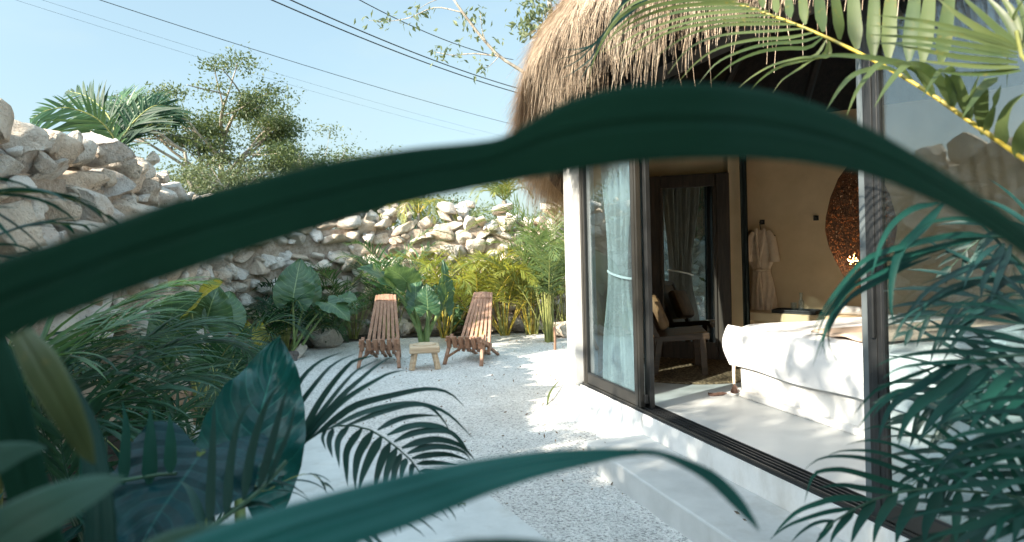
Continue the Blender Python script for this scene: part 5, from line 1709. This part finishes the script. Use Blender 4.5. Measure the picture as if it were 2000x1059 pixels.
ll = wthing("long_leaf_plant", "long teal leaf rising low along the path edge, tip bending over the step", "plant", (-0.42, 0.28, 0))
top_ = [(60, 1240), (200, 1135), (340, 1062), (470, 1012), (600, 975), (720, 943), (850, 912), (960, 893), (1060, 881), (1150, 876), (1220, 876), (1280, 880), (1340, 897), (1400, 925), (1445, 968), (1472, 1010), (1484, 1036)]
bot_ = [(260, 1330), (420, 1200), (560, 1120), (680, 1068), (790, 1030), (880, 995), (970, 958), (1050, 932), (1120, 914), (1180, 901), (1225, 893), (1275, 890), (1320, 906), (1380, 941), (1432, 990), (1466, 1022), (1482, 1037)]
dep_ = [.42, .44, .46, .48, .50, .52, .54, .57, .60, .63, .65, .67, .69, .70, .71, .72, .73]
blade(top_, bot_, dep_, M['fglong'], ll, npt=120, nx=31, belly=0.03, ridge=0.016)
petiole(ll, [Vector((-0.42, .28, 0)), Vector((-0.40, .33, .6)), P(60, 1400, .41), P(160, 1285, .42)], .014, .020, M['fg'])

# near corner: broad blurred blades on one stool of stems
nc = wthing("broad_blade_plant", "broad dark and olive blades crowding the near lower corner", "plant", (-0.70, 0.55, 0))
def nblade(t_, b_, d_, mat, **k): return blade(t_, b_, d_, M[mat], nc, npt=50, nx=13, **k)
nblade([(60, 640), (110, 690), (150, 770), (178, 850), (186, 905)], [(18, 660), (50, 740), (100, 820), (150, 885), (184, 908)], [.75, .72, .7, .7, .7], 'olive')
nblade([(-60, 590), (20, 680), (60, 800), (110, 1000), (150, 1150)], [(-120, 640), (-60, 740), (-20, 860), (30, 1040), (80, 1180)], [.8, .78, .76, .76, .78], 'fgarc')
nblade([(-200, 1100), (-20, 1000), (90, 950), (180, 928), (245, 930)], [(-120, 1240), (30, 1085), (130, 1020), (205, 968), (246, 934)], [.55, .55, .56, .58, .6], 'fgpale', belly=.02)
nblade([(-160, 920), (-60, 880), (0, 866), (50, 864), (92, 872)], [(-160, 1010), (-60, 955), (0, 925), (50, 895), (93, 876)], [.62, .62, .63, .64, .65], 'fgpale')
nblade([(180, 1130), (300, 1050), (420, 1022), (560, 1030), (700, 1062)], [(200, 1230), (320, 1130), (430, 1085), (560, 1072), (698, 1068)], [.56, .57, .58, .58, .6], 'fgpale')
nblade([(150, 1200), (165, 1000), (150, 840), (118, 730), (95, 690)], [(230, 1200), (225, 1000), (195, 840), (140, 735), (97, 688)], [.95, .95, .98, 1.0, 1.0], 'fgdark')
nblade([(780, 1100), (880, 1060), (960, 1052), (1040, 1054), (1110, 1066)], [(790, 1120), (880, 1085), (960, 1072), (1040, 1068), (1108, 1069)], [.5, .5, .5, .51, .52], 'fg')
for k, q in enumerate([(20, 1100), (150, 1180), (-40, 1050)]):
    petiole(nc, [Vector((-0.70 + .03 * k, 0.55 + .04 * k, 0)), Vector((-.68, .58, .4)), P(q[0], q[1], .70)], .014, .012, M['fgdark'])

# near palm whose fronds lie over the path (centre) and stand as upright blades
npb = Vector((-1.05, 1.25, 0))
npm = wthing("areca_palm", "dark near palm with a fan frond hanging over the path and upright blades", "palm", tuple(npb), gp)
def cv(x0, y0, sc, lst, d0, d1=None):
    """Lists of points measured in an enlarged part of the photograph, back to its own pixels."""
    out = []
    for *pts, w in lst:
        px = [(x0 + x * sc, y0 + y * sc) for x, y in pts]
        a_ = d0(px[0]) if callable(d0) else d0
        b_ = (d1(px[-1], a_) if callable(d1) else d1) if d1 is not None else a_ - 0.06
        out.append((px, a_, b_, w * sc))
    return out
fan_up = [((100, 690), (165, 440), (215, 250), (320, 130), (455, 70), 34), ((110, 680), (180, 430), (340, 200), (430, 120), (530, 78), 34), ((180, 620), (330, 330), (480, 140), (560, 105), (640, 85), 34), ((190, 600), (360, 360), (500, 190), (580, 140), (650, 105), 30), ((230, 570), (420, 330), (560, 200), (640, 135), (725, 84), 32), ((280, 500), (450, 330), (640, 210), (710, 180), (785, 165), 28), ((300, 510), (400, 430), (520, 350), (700, 300), (880, 265), (1000, 285), (1085, 362), 34), ((380, 472), (560, 390), (750, 345), (880, 350), (1000, 400), (1130, 525), 30),
          ((470, 455), (640, 390), (800, 350), (900, 360), (980, 440), (1010, 510), 26), ((630, 478), (740, 425), (850, 405), (960, 405), 32), ((680, 505), (780, 465), (870, 452), (970, 468), (1040, 520), (1070, 570), 32), ((715, 540), (800, 500), (900, 482), (1010, 492), (1080, 560), (1110, 620), 34), ((755, 572), (850, 540), (950, 528), (1060, 560), (1135, 632), 34), ((785, 600), (870, 572), (970, 566), (1070, 590), (1120, 640), 34), ((808, 625), (900, 608), (1000, 606), (1110, 636), 30), ((832, 655), (920, 648), (1050, 655), 28), ((850, 690), (920, 690), (1000, 700), 24)]
fan_dn = [((365, 472), (345, 520), (362, 580), 18), ((400, 470), (378, 540), (397, 622), 30), ((480, 457), (425, 540), (432, 675), 34), ((550, 470), (475, 580), (470, 700), (476, 770), 40), ((605, 485), (535, 600), (515, 700), (515, 790), 46), ((650, 512), (590, 620), (550, 720), (530, 800), 48), ((695, 545), (650, 640), (622, 740), (612, 800), 44), ((730, 572), (695, 650), (672, 730), (660, 800), 42), ((755, 600), (728, 660), (712, 730), (705, 800), 38), ((780, 625), (760, 680), (748, 740), 34), ((815, 650), (805, 690), (800, 740), 28)]
ribC = [npb, P(330, 1120, 1.6), P(470, 985, 1.75), P(538, 920, 1.83), P(590, 868, 1.88), P(639, 837, 1.9), P(673, 831, 1.92), P(711, 835, 1.93), P(745, 852, 1.93), P(771, 871, 1.92), P(798, 894, 1.91), P(822, 925, 1.9)]
straps(cv(500, 660, .3767, fan_up, 1.88, 2.0) + cv(500, 660, .3767, fan_dn, 1.9, 1.84), npm, [M['fgdark'], M['dkcane']], [(ribC, .008, .002)], seed=11, fold=.35)
blades_ = [((345, 990), (350, 800), (362, 500), (372, 290), 46), ((430, 940), (445, 700), (480, 480), (530, 370), (585, 320), 46), ((520, 840), (560, 600), (610, 420), (670, 290), (740, 225), 46), ((600, 780), (660, 570), (705, 400), (750, 250), 44), ((640, 760), (700, 620), (760, 470), (790, 330), 34), ((310, 985), (280, 880), (240, 790), (188, 738), 46)]
straps(cv(280, 660, .3767, blades_, 1.38, 1.42), npm, [M['fgdark'], M['dkcane']], [([npb, P(160, 1200, 1.25), P(330, 1075, 1.32), P(410, 1030, 1.37), P(500, 965, 1.39), P(560, 900, 1.42)], .008, .004)], seed=12, fold=.3)
stubs_ = [((30, 760), (34, 600), (36, 480), (35, 360), 70), ((140, 700), (142, 560), (140, 460), (138, 392), 58), ((-105, 760), (-95, 600), (-90, 450), (-108, 330), 52), ((-210, 760), (-215, 600), (-230, 440), 50), ((-300, 780), (-310, 600), (-330, 480), 46)]
straps([(p, a_, b_, w) for p, a_, b_, w in cv(280, 660, .3767, stubs_, 1.55, 1.58)], npm, [M['fg'], M['dkcane']], [([npb, P(40, 1080, 1.4), P(180, 960, 1.5), P(290, 930, 1.55), P(345, 925, 1.56)], .008, .004)], seed=13, fold=.2)
frond([npb, P(420, 1040, 1.55), P(520, 960, 1.65), P(600, 925, 1.75), P(640, 950, 1.75)], npm, M['fgdark'], M['cane'], n=13, L=.22, w=.007, t0=.5, al=(60, 30), be=10, droop=1.3, rr=.004, seed=806, up=(0, 0, 1), fold=.3)
frond([npb, P(560, 1140, 1.5), P(720, 1030, 1.55), P(830, 990, 1.6), P(910, 985, 1.65)], npm, M['fgdark'], M['cane'], n=20, L=.16, w=.006, t0=.5, al=(60, 35), be=5, droop=1.4, rr=.004, seed=807, up=(0, 0, 1), fold=.3)
frond([npb + Vector((-.1, -.1, 0)), P(-200, 500, 1.35), P(-60, 392, 1.4), P(60, 375, 1.45), P(150, 392, 1.5), P(225, 432, 1.55)], npm, M['fg'], M['cane'], n=15, L=.24, w=.016, t0=.60, al=(35, 15), be=5, droop=.8, rr=.006, seed=808, up=(0, 0, 1), fold=.3)
frond([npb + Vector((-.1, -.1, 0)), P(-260, 640, 1.3), P(-80, 500, 1.4), P(60, 440, 1.5), P(170, 440, 1.6)], npm, M['fg'], M['cane'], n=14, L=.22, w=.014, t0=.6, al=(40, 15), be=5, droop=.8, rr=.006, seed=809, up=(0, 0, 1), fold=.3)

# palm on the house side: lit fronds above, shaded fronds below
rb_ = Vector((1.55, 0.95, 0))
rp = wthing("areca_palm", "palm in front of the glass doors, yellow ribbed fronds above, teal fronds below", "palm", tuple(rb_), gp)
def rf_(pts, mat, rach, base=True, **k):
    c = [P(*p) for p in pts]
    if base: c = [rb_ + Vector((random.uniform(-.05, .05), random.uniform(-.05, .05), 0.0)), rb_ + Vector((.06, .06, .9 if c[0].z > 1.3 else .45))] + c
    return frond(c, rp, M[mat], M[rach], **k)
def cv(x0, y0, sc, lst, d0, d1=None):
    """Lists of points measured in an enlarged part of the photograph, back to its own pixels."""
    out = []
    for *pts, w in lst:
        px = [(x0 + x * sc, y0 + y * sc) for x, y in pts]
        a_ = d0(px[0]) if callable(d0) else d0
        b_ = (d1(px[-1], a_) if callable(d1) else d1) if d1 is not None else a_ - 0.06
        out.append((px, a_, b_, w * sc))
    return out
rs = rb_ + Vector((.02, .03, .02))
ribA = [(2130, 400, 1.75), (2010, 318, 1.78), (1895, 238, 1.85), (1800, 172, 1.95), (1715, 123, 2.05), (1640, 85, 2.15), (1560, 50, 2.25), (1440, 8, 2.4), (1300, -30, 2.55), (1200, -40, 2.65)]
dA = lambda p: float(np.interp(-p[0], [-2130, -2010, -1895, -1800, -1715, -1640, -1560, -1440, -1300, -1200], [q[2] for q in ribA]))
# overhead frond: short broad leaflets on its upper side, long ones sweeping away below
up_l = [((40, 150), (30, 50), (20, -60), (14, -200), 52), ((150, 195), (130, 80), (120, -60), (112, -240), 62), ((245, 240), (235, 120), (212, -60), (200, -240), 72), ((355, 300), (340, 140), (330, -60), (326, -260), 76), ((455, 350), (456, 150), (462, -60), (470, -260), 72), ((545, 365), (552, 150), (562, -60), (575, -260), 78),
        ((670, 372), (690, 150), (712, -60), (735, -260), 82), ((755, 382), (780, 150), (802, -60), (830, -250), 80), ((860, 392), (892, 150), (922, -60), (950, -200), 80), ((-50, 110), (-60, 20), (-70, -120), 48), ((-130, 80), (-140, 0), (-150, -120), 44), ((-220, 50), (-230, -20), (-240, -120), 40)]
dn_l = [((830, 592), (760, 470), (660, 402), (540, 372), (400, 350), (200, 338), (0, 356), 46), ((690, 490), (600, 400), (500, 385), (430, 450), (350, 560), (288, 712), 38), ((620, 450), (520, 415), (420, 430), (330, 462), (250, 540), (158, 684), 42), ((830, 602), (760, 470), (680, 395), (600, 450), (520, 552), (460, 652), 52), ((940, 662), (880, 520), (780, 420), (690, 390), (560, 392), 62),
        ((1040, 742), (990, 560), (930, 442), (880, 420), (820, 490), (750, 592), 66), ((1120, 818), (1108, 650), (1128, 510), (1180, 488), (1100, 560), (990, 722), 74), ((1240, 892), (1240, 760), (1290, 640), (1390, 560), 76), ((1330, 962), (1342, 840), (1400, 740), (1480, 660), 70), ((1040, 745), (1050, 620), (1085, 500), (1120, 420), 55), ((1130, 820), (1180, 640), (1230, 520), 55), ((935, 660), (940, 590), (900, 480), (840, 420), 48)]
lf_l = [((2000, 300), (2000, 410), (1900, 420), (1780, 500), (1660, 580), (1590, 670), 28), ((1990, 290), (1960, 400), (1830, 430), (1650, 480), (1520, 560), (1420, 660), 28), ((1980, 285), (1900, 405), (1780, 424), (1600, 470), (1450, 550), (1330, 645), 26), ((1960, 260), (1850, 345), (1700, 350), (1500, 375), (1300, 460), (1130, 600), 26),
        ((1950, 255), (1800, 300), (1550, 320), (1350, 375), (1180, 460), (1050, 610), 26), ((1900, 232), (1700, 275), (1450, 290), (1200, 350), (1040, 450), (910, 590), 26), ((1840, 205), (1600, 225), (1300, 245), (1100, 290), (950, 380), (830, 540), 24), ((1780, 178), (1500, 175), (1200, 190), (950, 270), (720, 430), 26), ((1700, 148), (1400, 145), (1150, 165), (850, 230), (650, 340), (480, 450), 26),
        ((1630, 112), (1350, 120), (1000, 160), (700, 260), (480, 400), 28), ((1560, 80), (1250, 90), (950, 130), (650, 230), (450, 340), (350, 380), 28), ((1490, 60), (1200, 60), (900, 90), (600, 190), (400, 310), 28), ((1420, 32), (1100, 30), (800, 70), (560, 170), (380, 300), 30), ((1340, 8), (1000, 0), (700, 60), (500, 180), (330, 400), 30), ((1270, -12), (950, -30), (650, 30), (450, 160), (300, 420), (250, 640), 26),
        ((1200, -60), (900, -60), (640, 0), (470, 120), (340, 300), 28), ((1100, -90), (860, -80), (600, -20), (460, 90), (380, 210), 26)]
dk_l = [((900, -140), (560, -40), (480, 80), (380, 230), (280, 330), (150, 360), (40, 350), 22), ((900, -130), (540, 0), (440, 140), (340, 280), (180, 390), (0, 440), 22), ((800, -110), (400, 220), (300, 320), (180, 440), (20, 510), 18), ((800, -100), (370, 260), (280, 420), (120, 540), (20, 580), 18), ((700, -60), (420, 210), (300, 420), (220, 540), (170, 650), 18)]
straps(cv(1560, 0, .3212, up_l, dA, lambda p, a: a + .10) + cv(1560, 0, .3212, dn_l, dA, lambda p, a: a - .12) + cv(1080, 0, .27, lf_l, dA, lambda p, a: a + .05),
       rp, [M['palmtop'], M['ycane']], [([rs, rs + Vector((.25, .3, .9)), rs + Vector((.30, .5, 1.2))] + [P(*p) for p in ribA], .012, .003)], seed=1)
straps(cv(1080, 0, .27, dk_l, 2.62, 2.55), rp, [M['fgdark'], M['cane']], [([P(1330, -60, 2.60), P(1250, -70, 2.63), P(1180, -50, 2.66)], .003, .002)], seed=2)
# frond from the upper corner, leaflets lying level
g_l = [((1330, 290), (1000, 190), (750, 130), (450, 90), 36), ((1330, 310), (1000, 220), (700, 180), (400, 155), 36), ((1330, 330), (1000, 270), (700, 230), (400, 210), 34), ((1330, 350), (1000, 310), (700, 270), (400, 265), 34), ((1330, 380), (1000, 350), (750, 305), (560, 270), 36), ((1340, 410), (1080, 405), (830, 382), (700, 360), 40), ((1350, 430), (1150, 450), (960, 450), (800, 420), 40),
       ((1330, 300), (1150, 210), (980, 100), (830, -20), 46), ((1340, 290), (1230, 200), (1080, 60), (960, -50), 46), ((1345, 270), (1250, 100), (1120, -40), 46), ((1350, 250), (1300, 80), (1200, -60), 46), ((1370, 300), (1370, 100), (1300, -60), 46), ((1400, 320), (1440, 120), (1420, -60), 46), ((1370, -10), (1300, 110), (1270, 250), (1265, 560), 22)]
straps(cv(1560, 0, .3212, g_l, 1.66, 1.72), rp, [M['palmtop'], M['cane']], [([rs, rs + Vector((.3, .2, .9)), P(2160, 330, 1.6), P(2060, 180, 1.64), P(1990, 102, 1.66), P(1985, 60, 1.66)], .012, .005)], seed=3)
# bunch drooping in front of the door post
a_l = [((1080, 310), (900, 290), (700, 320), (500, 370), (330, 430), (200, 560), (100, 690), (20, 830), 40), ((1000, 310), (800, 350), (560, 410), (400, 450), (250, 560), (150, 680), (70, 800), (30, 930), 38), ((900, 320), (700, 390), (520, 450), (400, 520), (250, 590), (160, 700), (110, 790), (20, 1050), 34), ((770, 112), (650, 250), (530, 370), (480, 520), (470, 700), (495, 830), 52), ((745, 110), (600, 140), (480, 230), (410, 350), (380, 450), (355, 530), 36),
       ((1000, 230), (900, 204), (800, 200), (680, 230), (600, 310), 26), ((760, 370), (600, 430), (420, 530), (280, 620), (180, 720), (110, 860), (130, 960), (190, 1055), 26), ((560, 480), (400, 560), (230, 660), (140, 760), (80, 900), (110, 1030), 24), ((1100, 300), (900, 300), (650, 330), (430, 400), (260, 530), (140, 660), (50, 800), (0, 880), 30), ((700, 420), (500, 500), (300, 600), (170, 720), (100, 850), (60, 990), 26)]
straps(cv(1580, 360, .3398, a_l, 1.52, 1.42), rp, [M['fg'], M['dkcane']], [([rs, rs + Vector((.25, .15, .7)), P(2150, 640, 1.48), P(2040, 490, 1.5), P(1947, 463, 1.52), P(1860, 470, 1.52), P(1790, 500, 1.51)], .009, .003)], seed=4)
b_l = [((1236, 460), (1050, 460), (900, 500), (700, 600), (580, 730), (500, 870), (460, 950), 34), ((1236, 545), (1000, 556), (820, 590), (680, 680), (560, 760), (470, 900), 30), ((1000, 560), (830, 620), (700, 680), (620, 760), (540, 860), 26), ((1120, 340), (1060, 450), (1000, 560), (985, 670), 44), ((1160, 350), (1120, 450), (1080, 560), (1040, 690), 40), ((1090, 345), (1000, 410), (920, 510), (890, 600), 32),
       ((1240, 530), (1130, 560), (1050, 640), (1010, 740), 36), ((1240, 620), (1120, 640), (1000, 690), (900, 760), 30), ((1240, 470), (1100, 440), (940, 460), (800, 520), (640, 575), 22)]
straps(cv(1580, 360, .3398, b_l, 1.62, 1.56), rp, [M['fgdark'], M['dkcane']], [([rs, rs + Vector((.3, .2, .6)), P(2160, 720, 1.6), P(2060, 580, 1.62), P(2000, 520, 1.62), P(1955, 478, 1.62)], .009, .003)], seed=5)
c_l = [((1236, 735), (1000, 690), (800, 690), (640, 715), 24), ((1236, 805), (1000, 770), (800, 755), (600, 760), 28), ((1236, 895), (1000, 850), (800, 820), (560, 835), 36), ((1236, 960), (1130, 940), (900, 900), (700, 890), (480, 930), 36), ((1180, 1000), (980, 975), (800, 960), (620, 975), (470, 1005), (380, 1050), 34), ((1080, 1030), (890, 1020), (700, 1030), (520, 1058), (420, 1120), 34)]
w_l = [((1330, -200), (1130, -60), (1000, 20), (870, 110), (800, 230), (760, 370), 74), ((1400, -160), (1210, 0), (1050, 100), (950, 230), (895, 410), 84), ((1520, -150), (1370, -20), (1250, 90), (1150, 200), (1030, 375), 84), ((1560, -130), (1420, -30), (1300, 80), (1220, 200), (1150, 315), 70), ((1260, -180), (1000, -10), (880, 20), (750, 110), (650, 230), (615, 270), 36), ((1300, -190), (1010, 10), (860, 60), (770, 130), (715, 210), 36), ((1200, -170), (800, -20), (700, 50), (620, 140), (585, 195), 30), ((1700, -140), (1600, -40), (1520, 60), (1440, 200), (1385, 300), 70), ((1800, -100), (1700, 0), (1600, 110), (1520, 200), (1480, 290), 60), ((1850, -60), (1760, 60), (1660, 150), (1590, 280), 56)]
straps(cv(1580, 360, .3398, c_l, 1.42, 1.40) + cv(1500, 760, .2823, w_l, 1.42, 1.33), rp, [M['fg'], M['dkcane']], [([rs, rs + Vector((.25, .1, .5)), P(2160, 760, 1.38), P(2060, 700, 1.40), P(1990, 692, 1.41), P(1930, 702, 1.42), P(1860, 712, 1.42)], .009, .003)], seed=6)
q_l = [((1030, 690), (850, 650), (660, 590), (500, 555), (340, 575), (290, 650), (250, 790), 46), ((1170, 690), (1000, 600), (850, 540), (660, 480), (470, 465), (340, 490), (250, 560), 42), ((1270, 690), (1100, 580), (900, 480), (700, 430), (500, 430), (400, 470), 40), ((1420, 700), (1250, 590), (1050, 470), (880, 390), (700, 355), (540, 385), 40), ((1500, 705), (1300, 500), (1150, 400), (1000, 320), (860, 270), (740, 260), (620, 300), 38), ((1620, 715), (1450, 510), (1300, 370), (1150, 250), (1040, 190), (900, 170), 44), ((1720, 740), (1600, 600), (1450, 430), (1300, 290), (1150, 215), 48), ((1790, 750), (1650, 440), (1500, 280), (1310, 90), 50), ((1860, 760), (1760, 480), (1650, 250), (1600, 120), 50),
       ((860, 718), (660, 690), (500, 665), (350, 682), 46), ((735, 765), (500, 755), (350, 790), (200, 850), (90, 950), (20, 1040), 42), ((595, 825), (420, 850), (280, 890), (130, 950), (10, 1040), 32), ((740, 768), (660, 880), (610, 970), (570, 1080), 64), ((595, 832), (520, 920), (460, 1000), (425, 1080), 48), ((455, 905), (330, 930), (230, 990), (150, 1070), 28), ((450, 908), (400, 980), (320, 1080), 38), ((895, 718), (800, 860), (750, 970), (725, 1090), 64), ((1030, 700), (960, 860), (910, 960), (880, 1090), 74), ((1190, 695), (1130, 850), (1090, 960), (1080, 1090), 78), ((1320, 700), (1310, 820), (1300, 950), (1300, 1090), 64), ((1460, 705), (1420, 860), (1400, 1090), 60)]
straps(cv(1500, 760, .2823, q_l, 1.55, 1.50), rp, [M['fg'], M['dkcane']], [([rs, rs + Vector((.15, .1, .35)), P(2150, 1040, 1.5), P(2000, 975, 1.54), P(1867, 958, 1.55), P(1805, 955, 1.55), P(1754, 962, 1.55), P(1706, 976, 1.55), P(1641, 1010, 1.54), P(1600, 1045, 1.53)], .008, .002)], seed=7)
d_l = [((1850, 440), (1771, 430), (1550, 430), (1300, 470), (1100, 530), (940, 590), 34), ((1850, 550), (1771, 540), (1550, 540), (1350, 560), (1150, 590), (980, 640), (880, 700), 40), ((1850, 650), (1771, 640), (1550, 650), (1350, 670), (1100, 710), (950, 760), (850, 830), 50), ((1850, 770), (1500, 790), (1250, 830), (1050, 870), (890, 925), 56), ((1850, 780), (1600, 870), (1400, 950), (1200, 1000), (1050, 1080), 62), ((1850, 240), (1771, 240), (1600, 280), (1400, 300), (1250, 350), (1110, 410), 42), ((1850, 250), (1600, 310), (1450, 360), (1300, 430), (1200, 530), (1120, 670), 54), ((1850, 430), (1600, 480), (1480, 540), (1350, 620), (1280, 690), 46), ((1850, 870), (1650, 980), (1480, 1080), 60), ((1850, 150), (1500, 165), (1300, 210), (1210, 270), 34), ((1850, 800), (1650, 880), (1600, 960), (1560, 1090), 66), ((1850, 820), (1750, 860), (1720, 960), (1690, 1090), 66), ((1850, 60), (1650, 60), (1480, 90), (1370, 140), 30), ((1850, 640), (1700, 640), (1560, 720), (1480, 830), 44)]
straps(cv(1500, 760, .2823, d_l, 1.24, 1.20), rp, [M['fg'], M['dkcane']], [([rs, rs + Vector((.05, .02, .25)), P(2080, 1080, 1.2), P(2022, 985, 1.24), P(2022, 900, 1.24), P(2030, 800, 1.24)], .009, .003)], seed=8)
# darker fronds behind them, filling the lower corner
for k, (pts, L_, n_) in enumerate([
    ([(2150, 720, 1.75), (2050, 600, 1.8), (1950, 575, 1.85), (1850, 600, 1.88), (1770, 650, 1.9)], .34, 20),
    ([(2150, 860, 1.70), (2050, 770, 1.75), (1950, 745, 1.8), (1850, 770, 1.85), (1760, 830, 1.88)], .34, 20),
    ([(2150, 980, 1.60), (2050, 880, 1.65), (1950, 850, 1.7), (1860, 880, 1.74), (1780, 950, 1.76)], .32, 20),
    ([(2150, 1100, 1.45), (2060, 1010, 1.48), (1960, 990, 1.5), (1870, 1030, 1.54), (1800, 1090, 1.56)], .30, 18),
    ([(2150, 600, 1.8), (2070, 480, 1.85), (1990, 440, 1.9), (1910, 470, 1.95), (1850, 530, 1.98)], .30, 18),
    ([(2140, 780, 1.5), (2070, 660, 1.52), (2000, 600, 1.55), (1930, 600, 1.58)], .32, 18)]):
    frond([rs, rs + Vector((.3, .25, .35 + .1 * k))] + [P(*p) for p in pts], rp, M['fgdark'], M['dkcane'], n=n_, L=L_, w=.0095, t0=.58, al=(58, 26), be=6, droop=.55, rr=.006, seed=960 + k, up=(0, -.8, .6), fold=.3, jit=.07)
for k in range(5):
    x, y = rb_.x + random.uniform(-.12, .12), rb_.y + random.uniform(-.12, .12)
    MB().tube([(x, y, -.02), (x + .02, y + .02, .5), (x + .05, y + .04, 1.0)], [.024, .020, .014], 8).build("stem", M['cane'], rp, True)

# ------------------------------------------------------------------ small things on the gravel
g_ = G(1085, 770)
frl = [G(1068, 796) + Vector((0, 0, .01)), G(1075, 775) + Vector((0, 0, .05)), G(1095, 745) + Vector((0, 0, .03))]
C_, _ = spline(frl, 10)
T_ = nrm(np.gradient(C_, axis=0)); Wd = nrm(np.cross(T_, np.array([0, 0, 1.]))); Nn = np.cross(Wd, T_)
V, Q = strips(C_[None], Wd[None], Nn[None], (0.012 * np.array([.3, .7, 1, 1, .9, .8, .7, .5, .3, .05]))[None], .3)
tag(np_mesh("fallen_leaf", V, Q, M['palmtop']), "single thin green leaf fallen on the sunlit gravel by the house", "leaf")
sk_ = G(1084, 682)
tag(MB().tube([sk_ + Vector((0, 0, -.03)), sk_ + Vector((.004, .01, .16)), sk_ + Vector((-.004, .02, .34))], [.022, .020, .017], 9).build('wooden_stake', M['chairwood'], None, True), 'short reddish wooden stake in the gravel under the corner palm', 'stake')
n = 420
px_ = RNG.uniform(-2.0, 1.1, n); py2 = RNG.uniform(4.2, 11.5, n)
keep = [i for i in range(n) if (Vector((px_[i], py2[i], 0)) - A).dot(NN) < -.1 or py2[i] > 7.5]
c = np.stack([px_[keep], py2[keep], np.full(len(keep), .016)], 1)
c = np.vstack([c] + [np.array([list(H(RNG.uniform(1.3, 5.5), RNG.uniform(-.48, -.05), .168))]) for _ in range(26)])
tag(leaf_cloud("leaf_litter", c, .035, M['deadleaf'], None, 8, .35, 0.0), "tiny dry leaf scraps strewn over the white gravel", "leaf litter", kind='stuff')

# ------------------------------------------------------------------ parts modelled in world coordinates go back to their thing's base
for t in WORLDLY:
    for c in list(t.children):
        c.location = c.location - t.location
